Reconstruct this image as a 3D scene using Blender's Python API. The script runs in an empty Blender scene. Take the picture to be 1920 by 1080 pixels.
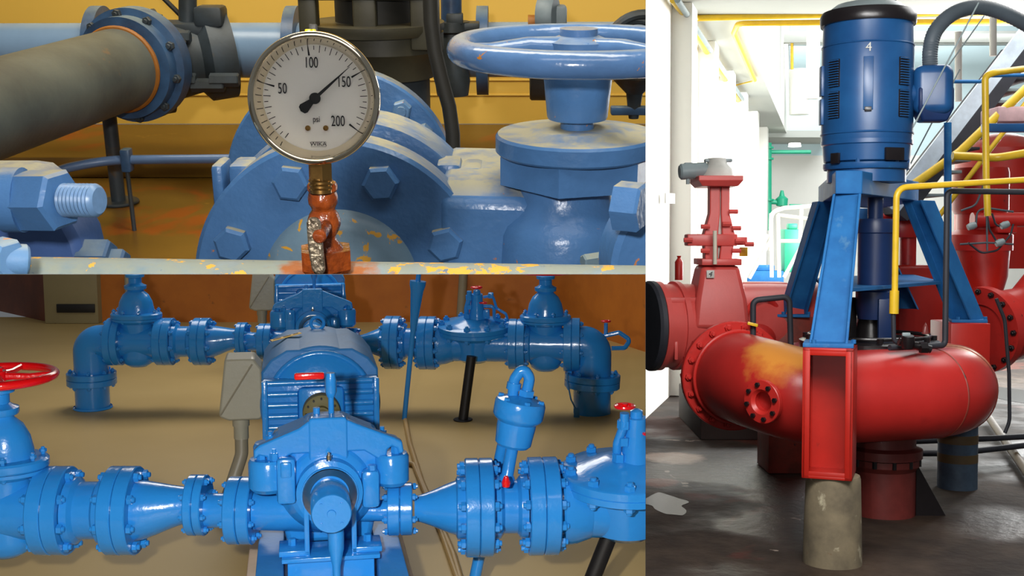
import bpy, bmesh, math, random
from mathutils import Vector, Matrix
random.seed(7)
PI = math.pi
SC = bpy.context.scene
COL = SC.collection
F = 2200.0
SEAM_Y, SEAM_X = 514.25, 1210.4
CAM_Z = 1.42

def pitch(yh): return math.atan((540 - yh) / F)
PHC = pitch(270)
CAMM = Matrix.Translation((0, 0, CAM_Z)) @ Matrix.Rotation(PI/2 - PHC, 4, 'X')
T0 = Matrix.Translation((0, 0, CAM_Z))
CH = {
    'BL': Matrix.Identity(4),
    'TL': T0 @ Matrix.Rotation(pitch(-200) - PHC, 4, 'X'),
    'R': T0 @ Matrix.Rotation(pitch(450) - PHC, 4, 'X') @ Matrix.Translation((0, 0, -2.6)),
}
CHI = {k: m.inverted() for k, m in CH.items()}

def at(c, px, py, Y=None, Z=None, X=None):
    """a sight line of the photograph met with a plane of the room (Y, Z or X fixed), in room coordinates"""
    d = CAMM.to_3x3() @ Vector(((px - 960) / F, -(py - 540) / F, -1))
    o = CHI[c] @ Vector((0, 0, CAM_Z)); d = CHI[c].to_3x3() @ d
    if Y is not None: t = (Y - o.y) / d.y
    elif Z is not None: t = (Z - o.z) / d.z
    else: t = (X - o.x) / d.x
    return o + d * t

# ---------------------------------------------------------------- materials
def nt(name):
    m = bpy.data.materials.new(name); m.use_nodes = True
    n = m.node_tree; b = n.nodes['Principled BSDF']
    return m, n, b
def srgb(c):
    return tuple(((v/255)/12.92 if v/255 <= .04045 else ((v/255+.055)/1.055)**2.4) for v in c) + (1,)
def noise(n, scale, detail=4, rough=.55, vec=None, dist=0):
    t = n.nodes.new('ShaderNodeTexNoise'); t.inputs['Scale'].default_value = scale
    t.inputs['Detail'].default_value = detail; t.inputs['Roughness'].default_value = rough
    t.inputs['Distortion'].default_value = dist
    if vec: n.links.new(vec, t.inputs['Vector'])
    return t.outputs['Fac']
def ramp(n, fac, stops, interp='LINEAR'):
    r = n.nodes.new('ShaderNodeValToRGB'); r.color_ramp.interpolation = interp
    el = r.color_ramp.elements
    while len(el) < len(stops): el.new(.5)
    for e, (p, c) in zip(el, stops):
        e.position = p; e.color = c if len(c) == 4 else tuple(c) + (1,)
    n.links.new(fac, r.inputs[0]); return r.outputs[0]
def mixc(n, fac, a, b, mode='MIX'):
    m = n.nodes.new('ShaderNodeMix'); m.data_type = 'RGBA'; m.blend_type = mode
    if isinstance(fac, float): m.inputs[0].default_value = fac
    else: n.links.new(fac, m.inputs[0])
    for v, s in ((a, 6), (b, 7)):
        if isinstance(v, tuple): m.inputs[s].default_value = v
        else: n.links.new(v, m.inputs[s])
    return m.outputs[2]
def math_(n, op, a, b=None):
    m = n.nodes.new('ShaderNodeMath'); m.operation = op
    for v, s in ((a, 0), (b, 1)):
        if v is None: continue
        if isinstance(v, (int, float)): m.inputs[s].default_value = v
        else: n.links.new(v, m.inputs[s])
    return m.outputs[0]
def step(n, fac, lo, hi):
    m = n.nodes.new('ShaderNodeMapRange'); m.clamp = True
    n.links.new(fac, m.inputs[0]); m.inputs[1].default_value = lo; m.inputs[2].default_value = hi
    return m.outputs[0]
def bumpn(n, b, h, strength=.2, dist=.01):
    bp = n.nodes.new('ShaderNodeBump'); bp.inputs['Strength'].default_value = strength
    bp.inputs['Distance'].default_value = dist
    n.links.new(h, bp.inputs['Height']); n.links.new(bp.outputs[0], b.inputs['Normal'])
def pos(n):
    g = n.nodes.new('ShaderNodeNewGeometry'); return g
def paint(name, c, rough=.3, var=.12, vs=6, bump=.15, bs=60, spots=(), dust=None, metal=0, coat=0, c2=None, spec=.5):
    """painted or bare surface: colour variation, orange-peel bump, chips/splashes, dust lying on upward faces"""
    m, n, b = nt(name)
    g = pos(n); P = g.outputs['Position']
    base = srgb(c)
    dark = tuple(v * (1 - var * 1.6) for v in base[:3]) + (1,); lite = tuple(min(1, v * (1 + var)) for v in base[:3]) + (1,)
    if c2: dark = srgb(c2)
    col = ramp(n, noise(n, vs, 6, .6, P), [(.3, dark), (.7, lite)])
    if dust:
        dc, lo, hi, amt = dust
        s = n.nodes.new('ShaderNodeSeparateXYZ'); n.links.new(g.outputs['Normal'], s.inputs[0])
        f = step(n, s.outputs[2], lo, hi)
        f = math_(n, 'MULTIPLY', f, amt)
        f = math_(n, 'MULTIPLY', f, step(n, noise(n, vs * 3, 5, .6, P), .25, .55))
        col = mixc(n, f, col, srgb(dc))
        r2 = n.nodes.new('ShaderNodeMapRange'); n.links.new(f, r2.inputs[0])
        r2.inputs[3].default_value = rough; r2.inputs[4].default_value = .85
        n.links.new(r2.outputs[0], b.inputs['Roughness'])
    else:
        b.inputs['Roughness'].default_value = rough
    for sc, sscale, thr, width in spots:
        f = step(n, noise(n, sscale, 5, .6, P, .4), thr, thr + width)
        col = mixc(n, f, col, srgb(sc))
    n.links.new(col, b.inputs['Base Color'])
    b.inputs['Metallic'].default_value = metal
    b.inputs['Coat Weight'].default_value = coat; b.inputs['Coat Roughness'].default_value = .08
    b.inputs['Specular IOR Level'].default_value = spec
    if bump: bumpn(n, b, noise(n, bs, 3, .5, P), bump, .004)
    return m
def emis(name, c, s):
    m, n, b = nt(name)
    b.inputs['Base Color'].default_value = srgb(c); b.inputs['Emission Color'].default_value = srgb(c)
    b.inputs['Emission Strength'].default_value = s
    return m

# ---------------------------------------------------------------- mesh builder
def axm(o, ax):
    return Matrix.Translation(o) @ Vector(ax).normalized().to_track_quat('Z', 'Y').to_matrix().to_4x4()
class B:
    def __init__(s, T=None): s.bm = bmesh.new(); s.T = T or Matrix.Identity(4)
    def _t(s, vs, M=None):
        M = s.T @ M if M is not None else s.T
        for v in vs: v.co = M @ v.co
    def lathe(s, prof, o=(0,0,0), ax=(0,0,1), n=40, close=False, M=None):
        M = M or axm(o, ax); rings = []
        for r, h in prof:
            if r < 1e-6: rings.append([s.bm.verts.new((0, 0, h))])
            else: rings.append([s.bm.verts.new((r*math.cos(2*PI*i/n), r*math.sin(2*PI*i/n), h)) for i in range(n)])
        pairs = list(zip(rings, rings[1:]))
        if close: pairs.append((rings[-1], rings[0]))
        for a, b in pairs:
            if len(a) == 1 and len(b) == 1: continue
            for i in range(n):
                j = (i+1) % n
                if len(a) == 1: s.bm.faces.new((a[0], b[j], b[i]))
                elif len(b) == 1: s.bm.faces.new((a[i], a[j], b[0]))
                else: s.bm.faces.new((a[i], a[j], b[j], b[i]))
        s._t([v for r in rings for v in r], M); return s
    def cyl(s, p0, p1, r, r1=None, n=24, ch=0):
        p0, p1 = Vector(p0), Vector(p1); L = (p1-p0).length; r1 = r if r1 is None else r1
        c = min(ch, L*.4, r*.5)
        prof = [(0,0),(r-c,0),(r,c),(r1,L-c),(r1-c,L),(0,L)] if c else [(0,0),(r,0),(r1,L),(0,L)]
        return s.lathe(prof, p0, p1-p0, n)
    def disc(s, c, ax, R, t, ri=0, n=48, ch=.004):
        """flat ring or disc centred on c, thickness t along ax"""
        c = Vector(c); ax = Vector(ax).normalized(); h = t/2; k = min(ch, t*.3)
        if ri: return s.lathe([(ri,-h),(R-k,-h),(R,-h+k),(R,h-k),(R-k,h),(ri,h)], c, ax, n, close=True)
        return s.lathe([(0,-h),(R-k,-h),(R,-h+k),(R,h-k),(R-k,h),(0,h)], c, ax, n)
    def hexp(s, p0, p1, r, tw=0, ch=0):
        p0, p1 = Vector(p0), Vector(p1); L = (p1-p0).length
        M = axm(p0, p1-p0) @ Matrix.Rotation(tw, 4, 'Z')
        c = ch
        prof = [(0,0),(r,0),(r,L-c),(r-c,L),(0,L)] if c else [(0,0),(r,0),(r,L),(0,L)]
        return s.lathe(prof, n=6, M=M)
    def box(s, c, size, rz=0, M=None, bev=0, seg=2):
        M2 = M or (Matrix.Translation(c) @ Matrix.Rotation(rz, 4, 'Z'))
        r = bmesh.ops.create_cube(s.bm, size=1, matrix=Matrix.Diagonal((*size, 1)))
        vs = r['verts']
        if bev:
            es = list({e for v in vs for e in v.link_edges})
            r = bmesh.ops.bevel(s.bm, geom=es, offset=bev, segments=seg, profile=.5, affect='EDGES')
            vs = list({v for f in r['faces'] for v in f.verts} | set(v for v in vs if v.is_valid))
        s._t(vs, M2); return s
    def tube(s, pts, r, n=14, closed=False, cap=True):
        pts = [Vector(p) for p in pts]; m = len(pts); rs = r if isinstance(r, (list, tuple)) else [r]*m
        tang = []
        for i in range(m):
            a = pts[(i-1) % m] if (closed or i) else pts[0]; b = pts[(i+1) % m] if (closed or i < m-1) else pts[-1]
            tang.append((b-a).normalized())
        u = tang[0].orthogonal().normalized(); rings = []
        for i in range(m):
            t = tang[i]; u = (u - t*u.dot(t))
            u = u.normalized() if u.length > 1e-6 else t.orthogonal().normalized()
            w = t.cross(u)
            rings.append([s.bm.verts.new(pts[i] + (u*math.cos(2*PI*k/n) + w*math.sin(2*PI*k/n))*rs[i]) for k in range(n)])
        prs = list(zip(rings, rings[1:])) + ([(rings[-1], rings[0])] if closed else [])
        for a, b in prs:
            off = 0
            if closed and a is rings[-1]:
                off = min(range(n), key=lambda k: (a[0].co - b[k].co).length)
            for k in range(n): s.bm.faces.new((a[k], a[(k+1) % n], b[(k+1+off) % n], b[(k+off) % n]))
        if cap and not closed:
            s.bm.faces.new(rings[0][::-1]); s.bm.faces.new(rings[-1])
        s._t([v for q in rings for v in q]); return s
    def torus(s, c, ax, R, r, n=48, k=12, a0=0, a1=2*PI):
        M = axm(c, ax); full = abs(a1-a0-2*PI) < 1e-6
        m = n if full else n+1
        pts = [M @ Vector((R*math.cos(a0+(a1-a0)*i/n), R*math.sin(a0+(a1-a0)*i/n), 0)) for i in range(m)]
        return s.tube(pts, r, k, closed=full)
    def prism(s, poly, t0, t1, M=None):
        """polygon in the xz plane, thickness from y=t0 to t1"""
        a = [s.bm.verts.new((x, t0, z)) for x, z in poly]; b = [s.bm.verts.new((x, t1, z)) for x, z in poly]
        s.bm.faces.new(a); s.bm.faces.new(b[::-1]); n = len(poly)
        for i in range(n): s.bm.faces.new((a[(i+1) % n], a[i], b[i], b[(i+1) % n]))
        s._t(a+b, M); return s
    def quad(s, *ps):
        vs = [s.bm.verts.new(p) for p in ps]; s.bm.faces.new(vs); s._t(vs); return s
    def loft(s, rings, cap=True, closed=True):
        """skin equal-length closed rings of points"""
        R = [[s.bm.verts.new(p) for p in r] for r in rings]; n = len(R[0])
        for a, b in zip(R, R[1:]):
            for k in range(n): s.bm.faces.new((a[k], a[(k+1) % n], b[(k+1) % n], b[k]))
        if cap: s.bm.faces.new(R[0][::-1]); s.bm.faces.new(R[-1])
        s._t([v for q in R for v in q]); return s
    def text(s, body, size, M):
        cu = bpy.data.curves.new('t', 'FONT'); cu.body = body; cu.size = size; cu.align_x = 'CENTER'; cu.align_y = 'CENTER'
        cu.extrude = size*.01
        o = bpy.data.objects.new('t', cu); COL.objects.link(o)
        dg = bpy.context.evaluated_depsgraph_get(); me = bpy.data.meshes.new_from_object(o.evaluated_get(dg))
        n0 = len(s.bm.verts); s.bm.from_mesh(me); s.bm.verts.ensure_lookup_table()
        s._t(s.bm.verts[n0:], M)
        bpy.data.objects.remove(o); bpy.data.meshes.remove(me); bpy.data.curves.remove(cu); return s
    def mesh(s, name, mat, bevel=0, ang=35):
        bmesh.ops.recalc_face_normals(s.bm, faces=s.bm.faces)
        me = bpy.data.meshes.new(name); s.bm.to_mesh(me); s.bm.free()
        for p in me.polygons: p.use_smooth = True
        me.set_sharp_from_angle(angle=math.radians(ang))
        me.materials.append(mat); return me
    def obj(s, name, mat, parent=None, bevel=0, ang=35):
        o = bpy.data.objects.new(name, s.mesh(name, mat, bevel, ang)); COL.objects.link(o)
        if parent is not None: o.parent = parent
        if bevel:
            md = o.modifiers.new('bev', 'BEVEL'); md.width = bevel; md.segments = 2; md.limit_method = 'ANGLE'; md.angle_limit = math.radians(40)
        return o
CHOF = {}
def thing(name, label, cat, c, loc=(0,0,0), rz=0, group=None, M=None):
    o = bpy.data.objects.new(name, None); COL.objects.link(o); o.empty_display_size = .1
    L = Matrix.Translation(loc) @ Matrix.Rotation(rz, 4, 'Z')
    if M is not None: L = L @ M
    o.matrix_world = CH[c] @ L
    o['label'] = label; o['category'] = cat
    if group: o['group'] = group
    CHOF[o.name] = c; THL[o.name] = L.inverted()
    return o
THL = {}
def bc(t): return B(THL[t.name])      # builder taking room coordinates for a part of thing t
def single(b, name, mat, label, cat, c, loc=None, group=None, kind=None, **kw):
    """a thing that is one mesh, modelled in room coordinates"""
    if loc is not None:
        for v in b.bm.verts: v.co -= Vector(loc)
    o = b.obj(name, mat, **kw); o.matrix_world = CH[c] @ Matrix.Translation(loc or (0,0,0))
    if label: o['label'] = label
    if cat: o['category'] = cat
    if group: o['group'] = group
    if kind: o['kind'] = kind
    CHOF[o.name] = c; return o
def struct(b, name, mat, c, **kw):
    return single(b, name, mat, None, None, c, kind='structure', **kw)
def fillet(pts, rad, seg=6):
    pts = [Vector(p) for p in pts]; out = [pts[0]]
    for a, b, c in zip(pts, pts[1:], pts[2:]):
        u = (a-b); v = (c-b); lu, lv = u.length, v.length; u.normalize(); v.normalize()
        ang = u.angle(v)
        if ang > PI-.02: out.append(b); continue
        d = min(rad / math.tan(ang/2), lu*.49, lv*.49); rr = d*math.tan(ang/2)
        cen = b + (u+v).normalized() * (rr/math.sin(ang/2))
        p0 = b+u*d; p1 = b+v*d; q0 = p0-cen; q1 = p1-cen; tot = q0.angle(q1); axr = q0.cross(q1).normalized()
        for i in range(seg+1): out.append(cen + Matrix.Rotation(tot*i/seg, 3, axr) @ q0)
    out.append(pts[-1]); return out
_bm = {}
def bolt_mesh(r, L, mat, kind='both', stud=.6):
    k = (round(r,4), round(L,4), mat.name, kind)
    if k not in _bm:
        b = B(); h = r*.9
        b.cyl((0,0,-L/2-h*(1+stud if kind == 'both' else 1)), (0,0,L/2+h*(1+stud)), r*.55, n=10, ch=r*.1)
        b.hexp((0,0,L/2), (0,0,L/2+h), r, .3, ch=r*.12); b.hexp((0,0,-L/2), (0,0,-L/2-h), r, .2, ch=r*.12)
        _bm[k] = b.mesh('bolt', mat)
    return _bm[k]
def bolts(parent, c, ax, Rb, n, r, L, mat, ph=0, name='bolt', kind='both', arc=None, up=None):
    me = bolt_mesh(r, L, mat, kind); M = axm(c, ax)
    for i in range(n):
        a = ph + 2*PI*i/n
        o = bpy.data.objects.new(name, me); COL.objects.link(o); o.parent = parent
        o.matrix_local = M @ Matrix.Translation((Rb*math.cos(a), Rb*math.sin(a), 0)) @ Matrix.Rotation(a, 4, 'Z')
def area(c, name, loc, tgt, size, power, col=(1,1,1), size_y=None, spread=None):
    l = bpy.data.lights.new(name, 'AREA'); l.energy = power; l.color = col; l.size = size
    if size_y: l.shape = 'RECTANGLE'; l.size_y = size_y
    if spread: l.spread = spread
    o = bpy.data.objects.new(name, l); COL.objects.link(o)
    d = Vector(tgt)-Vector(loc)
    o.matrix_world = CH[c] @ Matrix.Translation(loc) @ d.to_track_quat('-Z', 'Y').to_matrix().to_4x4()
    return o
# ================================================================ TL: gauge in front of old blue pipework
C_ = 'TL'
def tl(px, py, Y): return at('TL', px, py, Y=Y)
OR, YE = (205, 130, 30), (225, 170, 50)
DUST = ((172, 165, 135), .62, .9, .9)
M_TB = paint('aged blue paint', (74, 118, 170), rough=.3, var=.12, vs=9, bump=.25, bs=90, dust=DUST, spots=[((190,120,60), 45, .70, .02)])
M_TB2 = paint('aged blue paint speckled', (90, 128, 168), rough=.35, vs=9, bump=.25, bs=80, dust=((150,160,160), .6, .9, .8), spots=[(OR, 38, .665, .02)])
M_TBG = paint('shiny blue paint of the wheel', (86, 124, 174), rough=.2, vs=12, bump=.3, bs=55, dust=((150,160,165), .75, .95, .7), spots=[(OR, 38, .69, .02)], coat=.4)
M_TPIPE = paint('blue grey pipe with yellow splashes', (106, 128, 140), rough=.35, vs=14, bump=.2, bs=80, dust=((138,142,126), .3, .8, .8), spots=[((216,160,50), 34, .565, .012), ((90,110,130), 60, .66, .02)])
def stain(m, c, rad, col, k=5):
    n = m.node_tree; b = n.nodes['Principled BSDF']; l = b.inputs['Base Color'].links[0].from_socket; P = pos(n).outputs['Position']
    d = n.nodes.new('ShaderNodeVectorMath'); d.operation = 'DISTANCE'; n.links.new(P, d.inputs[0]); d.inputs[1].default_value = c
    q = math_(n, 'ADD', d.outputs['Value'], math_(n, 'MULTIPLY', math_(n, 'SUBTRACT', noise(n, k, 5, .6, P), .5), rad*1.2))
    n.links.new(mixc(n, step(n, q, rad, rad*.7), l, srgb(col)), b.inputs['Base Color'])
stain(M_TPIPE, CH['TL'] @ tl(610, 505, .90), .052, (152, 84, 30), 60)
stain(M_TPIPE, CH['TL'] @ tl(600, 505, .90), .028, (110, 50, 18), 80)
M_THUB = paint('grey blue hub with splashes', (112, 140, 160), rough=.4, vs=12, bump=.2, dust=((150,160,155), .5, .9, .6), spots=[((212,156,50), 34, .585, .012)])
M_TGREY = paint('dull grey pipe', (92, 98, 92), rough=.45, vs=5, bump=.15, c2=(60, 66, 66), spots=[((130,95,60), 9, .66, .08)])
M_TDARK = paint('dark grey steel', (56, 66, 74), rough=.5, vs=8, c2=(36, 38, 34), spots=[((84,66,40), 12, .6, .1)])
M_TDB = paint('dark blue paint', (58, 92, 130), rough=.4, vs=8, c2=(38, 52, 74), dust=((130,140,130), .6, .95, .7))
M_TLB = paint('pale blue pipe paint', (112, 138, 166), rough=.3, vs=3, bump=.05, dust=((160,175,180), .7, 1, .6))
M_TMOT = paint('olive black casing', (70, 66, 48), rough=.5, vs=6, c2=(48, 44, 32), bump=.1)
M_TBLK = paint('black rubber', (38, 36, 30), rough=.6, bump=.1)
M_TWELD = paint('rusty weld', (150, 92, 22), rough=.6, vs=30)
M_TWALL = paint('yellow wall paint', (228, 184, 76), rough=.55, vs=1.2, var=.05, bump=.03)
M_RUST = paint('wet orange rust', (128, 58, 16), rough=.25, vs=70, c2=(72, 26, 8), bump=.5, bs=160, spots=[((190,160,120), 110, .7, .03)])
M_BRASS = paint('brass', (196, 150, 86), rough=.22, metal=1, bump=.1, bs=100, vs=20)
M_CHROME = paint('polished steel', (226, 214, 190), rough=.09, metal=1, bump=0, var=.02)
M_STEELM = paint('pitted bare metal', (150, 138, 118), rough=.35, metal=.7, vs=160, c2=(70, 58, 46), bump=.8, bs=260)
M_DIAL = paint('white dial', (242, 238, 230), rough=.5, bump=0, var=.01)
M_INK = paint('black ink', (18, 18, 20), rough=.5, bump=0)
M_YPL = paint('yellow plastic', (238, 214, 20), rough=.3, bump=0)
def glass(name):
    m, n, b = nt(name)
    b.inputs['Base Color'].default_value = (1, 1, 1, 1); b.inputs['Roughness'].default_value = .0
    b.inputs['Transmission Weight'].default_value = 1; b.inputs['IOR'].default_value = 1.02
    return m
M_GLASS = glass('clear window')

# ---- room
WY = 3.6
zf = tl(600, 232, WY).z
def floor_mat():
    m, n, b = nt('brown floor paint'); P = pos(n).outputs['Position']
    c = ramp(n, noise(n, 2.2, 4, .55, P), [(.3, srgb((100, 70, 18))), (.7, srgb((128, 94, 30)))])
    c = mixc(n, step(n, noise(n, 3.1, 4, .6, P, .6), .53, .62), c, srgb((150, 68, 10)))
    c = mixc(n, step(n, noise(n, 5, 4, .6, P, .2), .66, .72), c, srgb((190, 140, 50)))
    n.links.new(c, b.inputs['Base Color']); b.inputs['Roughness'].default_value = .35; return m
b = B(); b.quad((-3, WY, zf), (4, WY, zf), (4, WY, zf+2.2), (-3, WY, zf+2.2)); struct(b, 'wall_back', M_TWALL, C_)
e = tl(600, 288, 3.2); ys = e.y
b = B(); b.box((.5, (WY+3.12)/2, zf-.03), (7, WY-3.12, .06), bev=.01); struct(b, 'floor_1', M_FLT := floor_mat(), C_)
b = B(); b.quad((-3, .9, zf-.06), (4, .9, zf-.06), (4, 3.2, zf-.06), (-3, 3.2, zf-.06)); struct(b, 'floor_2', M_FLT, C_)
ZF2 = zf-.06
# yellow wall rail seams
for k, py in enumerate((150, 178)):
    p = tl(600, py, WY)
    b = B(); b.box((.5, WY, p.z), (7, .008, .006), bev=.002); struct(b, f'trim_wall_{k+1}', M_TWALL, C_)

# ---- pressure gauge
gc = tl(591.5, 184, .90); gs = .90*1.0/F*1.012      # metres per pixel at the gauge
gR = 122*gs
t = thing('pressure_gauge', 'round pressure gauge with steel rim and white dial on rusty fittings', 'gauge', C_, gc, M=Matrix.Rotation(math.radians(-6), 4, 'X'))
FR = Matrix.Rotation(PI/2, 4, 'X')     # local xy face plane -> faces -y
b = B(FR); b.lathe([(0,-.028),(gR*.9,-.028),(gR*.93,-.024),(gR*.93,0),(gR*.985,.0005),(gR,.004),(gR,.0075),(gR*.985,.0105),(gR*.94,.012),(gR*.90,.0108),(gR*.885,.0075),(gR*.80,.0005),(gR*.80,-.003),(0,-.003)], n=96)
b.obj('case', M_CHROME, t, ang=50)
b = B(FR); b.lathe([(0,-.0025),(gR*.815,-.0025),(gR*.815,-.0005),(0,-.0005)], n=96); dial = b.obj('dial', M_DIAL, t)
def face(x, y, z=.0002, rot=0): return FR @ Matrix.Translation((x, y, z)) @ Matrix.Rotation(rot, 4, 'Z')
b = B()
def tick(ang, r0, r1, w, w2=None):
    a = math.radians(ang)   # clockwise from up
    d = Vector((math.sin(a), math.cos(a))); p = Vector((d.y, -d.x)); w2 = w if w2 is None else w2
    for_ = [(d*r0 + p*w/2), (d*r0 - p*w/2), (d*r1 - p*w2/2), (d*r1 + p*w2/2)]
    b.quad(*[FR @ Vector((q.x, q.y, .0003)) for q in for_])
A0, A1 = -135, 135-7
for k in range(41):
    a = -141 + k*(128+141)/40
    if k % 10 == 0 and k: tick(a, gR*.64, gR*.80, gR*.03, gR*.01)
    elif k == 0: tick(a, gR*.68, gR*.77, gR*.012)
    elif k % 2: tick(a, gR*.72, gR*.78, gR*.011)
    else: tick(a, gR*.68, gR*.79, gR*.011)
for s_, px, py in (('50', 531, 167), ('100', 586, 120), ('150', 645, 155), ('200', 632, 227)):
    b.text(s_, gR*.20, face((px-591.5)*gs, (184-py)*gs) @ Matrix.Diagonal((.72, 1.15, 1, 1)))
b.text('psi', gR*.12, face((592-591.5)*gs, (184-223)*gs) @ Matrix.Diagonal((.85, 1.1, 1, 1)))
b.text('WIKA', gR*.085, face((594-591.5)*gs, (184-269)*gs) @ Matrix.Diagonal((1.15, 1, 1, 1)))
x0, x1, y0, y1 = -11*gs, 17*gs, -80.5*gs, -90*gs
for q in ((x0, y0, x1, y0-.0002), (x0, y1, x1, y1+.0002), (x0, y1, x0+.0002, y0), (x1-.0002, y1, x1, y0)):
    b.quad(*[FR @ Vector(v) for v in ((q[0],q[1],.0003),(q[2],q[1],.0003),(q[2],q[3],.0003),(q[0],q[3],.0003))])
b.obj('dial_printing', M_INK, dial)
na = math.atan2(657-591.5, 184-127)
b = B(FR @ Matrix.Translation((0,0,.002)) @ Matrix.Rotation(-na, 4, 'Z'))
L = 87*gs
b.prism([(0,0)], 0, 0) if False else None
def flat(poly, z0, z1):
    a = [b.bm.verts.new((x, y, z0)) for x, y in poly]; c = [b.bm.verts.new((x, y, z1)) for x, y in poly]
    b.bm.faces.new(a[::-1]); b.bm.faces.new(c)
    for i in range(len(poly)): b.bm.faces.new((a[i], a[(i+1)%len(poly)], c[(i+1)%len(poly)], c[i]))
    b._t(a+c)
w_ = 3.2*gs
flat([(-w_, 0), (w_, 0), (w_*.8, L*.35), (.3*gs, L), (-.3*gs, L), (-w_*.8, L*.35)], 0, .0008)
flat([(-w_, 0), (-10*gs, -28*gs), (-8*gs, -33*gs), (0, -36*gs), (8*gs, -33*gs), (10*gs, -28*gs), (w_, 0)], 0, .0008)
b.lathe([(0,0),(10.5*gs,0),(10.5*gs,.0012),(9.5*gs,.0018),(0,.0018)], n=32)
b.obj('needle', M_INK, t)
for dx in (-16, 17.5):
    b = B(FR); b.lathe([(0,0),(5*gs,0),(5*gs,.001),(2.6*gs,.0014),(2.2*gs,.0006),(0,.0006)], o=(dx*gs, -55*gs, 0), n=20)
    b.obj('screw', M_BRASS, dial)
b = B(FR); b.lathe([(gR*.884,.0072),(0,.0072),(0,.0062),(gR*.884,.0062)], n=64, close=False); b.obj('window', M_GLASS, t)
for dx, w in ((-12, .0048), (-2, .003)):
    b = B(); b.box((dx*gs*1.0+.0012-14*gs*.3, .012, gR*.985), (w, .006, .004), bev=.0008)
    b.obj('vent_tab', M_YPL, t)
b = B(); b.box((-7*gs, .018, gR*.96+.003), (.006, .006, .008), bev=.001); b.obj('vent_plug', M_TBLK, t)
sx = .0008
b = B(); b.hexp((0, .01, -gR*.93), (0, .01, -gR-.014), 25*gs*.92, .2); b.cyl((0, .01, -gR-.012), (0, .01, -gR-.024), 21*gs, n=28)
for k in range(3): b.torus((0,.01,-gR-.014-.0032*k), (0,0,1), 21*gs, .0009, 28, 6)
b.obj('stem', M_BRASS, t)
# ---- rusty cock and its lever, on the pipe
fx = gc + Vector((0, .01, 0))
t = thing('gauge_cock', 'rust coated shut-off cock joining the gauge to the front pipe', 'valve', C_, fx)
z = lambda py: (tl(590, py, .905).z - fx.z)
b = B()
b.lathe([(0,z(345)),(26*gs,z(345)),(29*gs,z(350)),(29*gs,z(358)),(26*gs,z(362)),(27*gs,z(366)),(29*gs,z(372)),(28*gs,z(384)),(24*gs,z(390)),(22*gs,z(396)),
         (28*gs,z(404)),(32*gs,z(414)),(32*gs,z(424)),(27*gs,z(436)),(21*gs,z(446)),(22*gs,z(452)),(32*gs,z(464)),(36*gs,z(470)),(36*gs,z(480)),(0,z(480))], n=36)
b.obj('cock_body', M_RUST, t)
b = B(); b.hexp((0,0,z(468)), (0,0,z(512)), 54*gs, .35, ch=.004); b.obj('union_nut', M_RUST, t)
b = B(); b.cyl((6*gs,-.01,z(420)), (6*gs,-.042,z(420)), 13*gs, n=24, ch=.001); b.obj('lever_hub', M_RUST, t)
b = B(); b.loft([[Vector((x*gs, -.034-.006*s_, z(py))) for x, s_ in ((cx-w,0),(cx+w,0),(cx+w,1),(cx-w,1))] for cx, w, py in ((-5,7,388),(-5,12.5,396),(-4,13.5,420),(-3,13.5,450),(0,12.5,482),(1,8,490))])
b.obj('lever', M_STEELM, t, bevel=.0015)
# ---- front pipe
pz0, pz1 = tl(0, 571, .93), tl(1210, 588, .93)
t = thing('front_pipe', 'blue grey horizontal pipe with yellow paint splashes under the gauge', 'pipe', C_, (pz0+pz1)/2)
b = bc(t); d = (pz1-pz0).normalized(); b.cyl(pz0-d*.05, pz1+d*.08, .0405, n=64); b.obj('pipe_body', M_TPIPE, t)
b = bc(t); p = tl(20, 571, .93); b.lathe([(0,0),(.052,0),(.052,.03),(.044,.045),(.0415,.07),(0,.07)], p-d*.06, d, 48); b.obj('end_collar', M_TB2, t)

# ---- pump with bolted end cover behind the gauge
t = thing('pump_casing', 'blue pump casing with a large round bolted end cover behind the gauge', 'pump', C_, tl(642, 529, 1.8))
def ringc(px, py, Y): return tl(px, py, Y)
c1 = ringc(642, 529, 1.72); D1 = 1.72*1.0 + .0
sc1 = 1.86/F
ax = Vector((0, 1, 0))
R1 = 266*sc1
b = bc(t); b.lathe([(.118,-.012),(R1-.006,-.012),(R1,-.006),(R1,.045),(0,.045)], c1, ax, 96); b.obj('end_cover', M_TB, t)
b = bc(t); b.lathe([(0,-.03),(.09,-.03),(.106,-.026),(.116,-.016),(.122,-.008),(.122,.0),(0,.0)], c1, ax, 72); b.obj('hub', M_THUB, t)
for a in (-22.5, 22.5, 67.5, -67.5):
    ra = math.radians(a); rb = 206*sc1
    p = c1 + Vector((math.sin(ra)*rb, 0, math.cos(ra)*rb*1.0))
    b = bc(t); b.hexp(p+Vector((0,-.012,0)), p+Vector((0,-.03,0)), 33*sc1, .5+a*.004+PI/6, ch=.005); b.obj('bolt', M_TB, t)
c2 = ringc(640, 440, 2.0)
b = bc(t); b.lathe([(.12,-.09),(R1*.97,-.08),(R1*.98,-.07),(R1*.98,.03),(0,.03)], (c1.x, 1.95, c1.z+.004), ax, 80); b.obj('casing_ring', M_TB, t)
c2 = tl(650, 446, 2.12)
b = bc(t); b.lathe([(0,-.1),(.205,-.1),(.225,-.06),(.225,-.02),(.19,0),(.17,.25),(0,.25)], c2, ax, 80); b.obj('casing_barrel', M_TB, t)
c3 = tl(640, 345, 2.5)
b = bc(t); b.lathe([(0,-.02),(.15,-.02),(.155,.0),(.245,.0),(.25,.005),(.25,.05),(0,.05)], c3, ax, 80); b.obj('rear_flange', M_TB, t)
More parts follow.
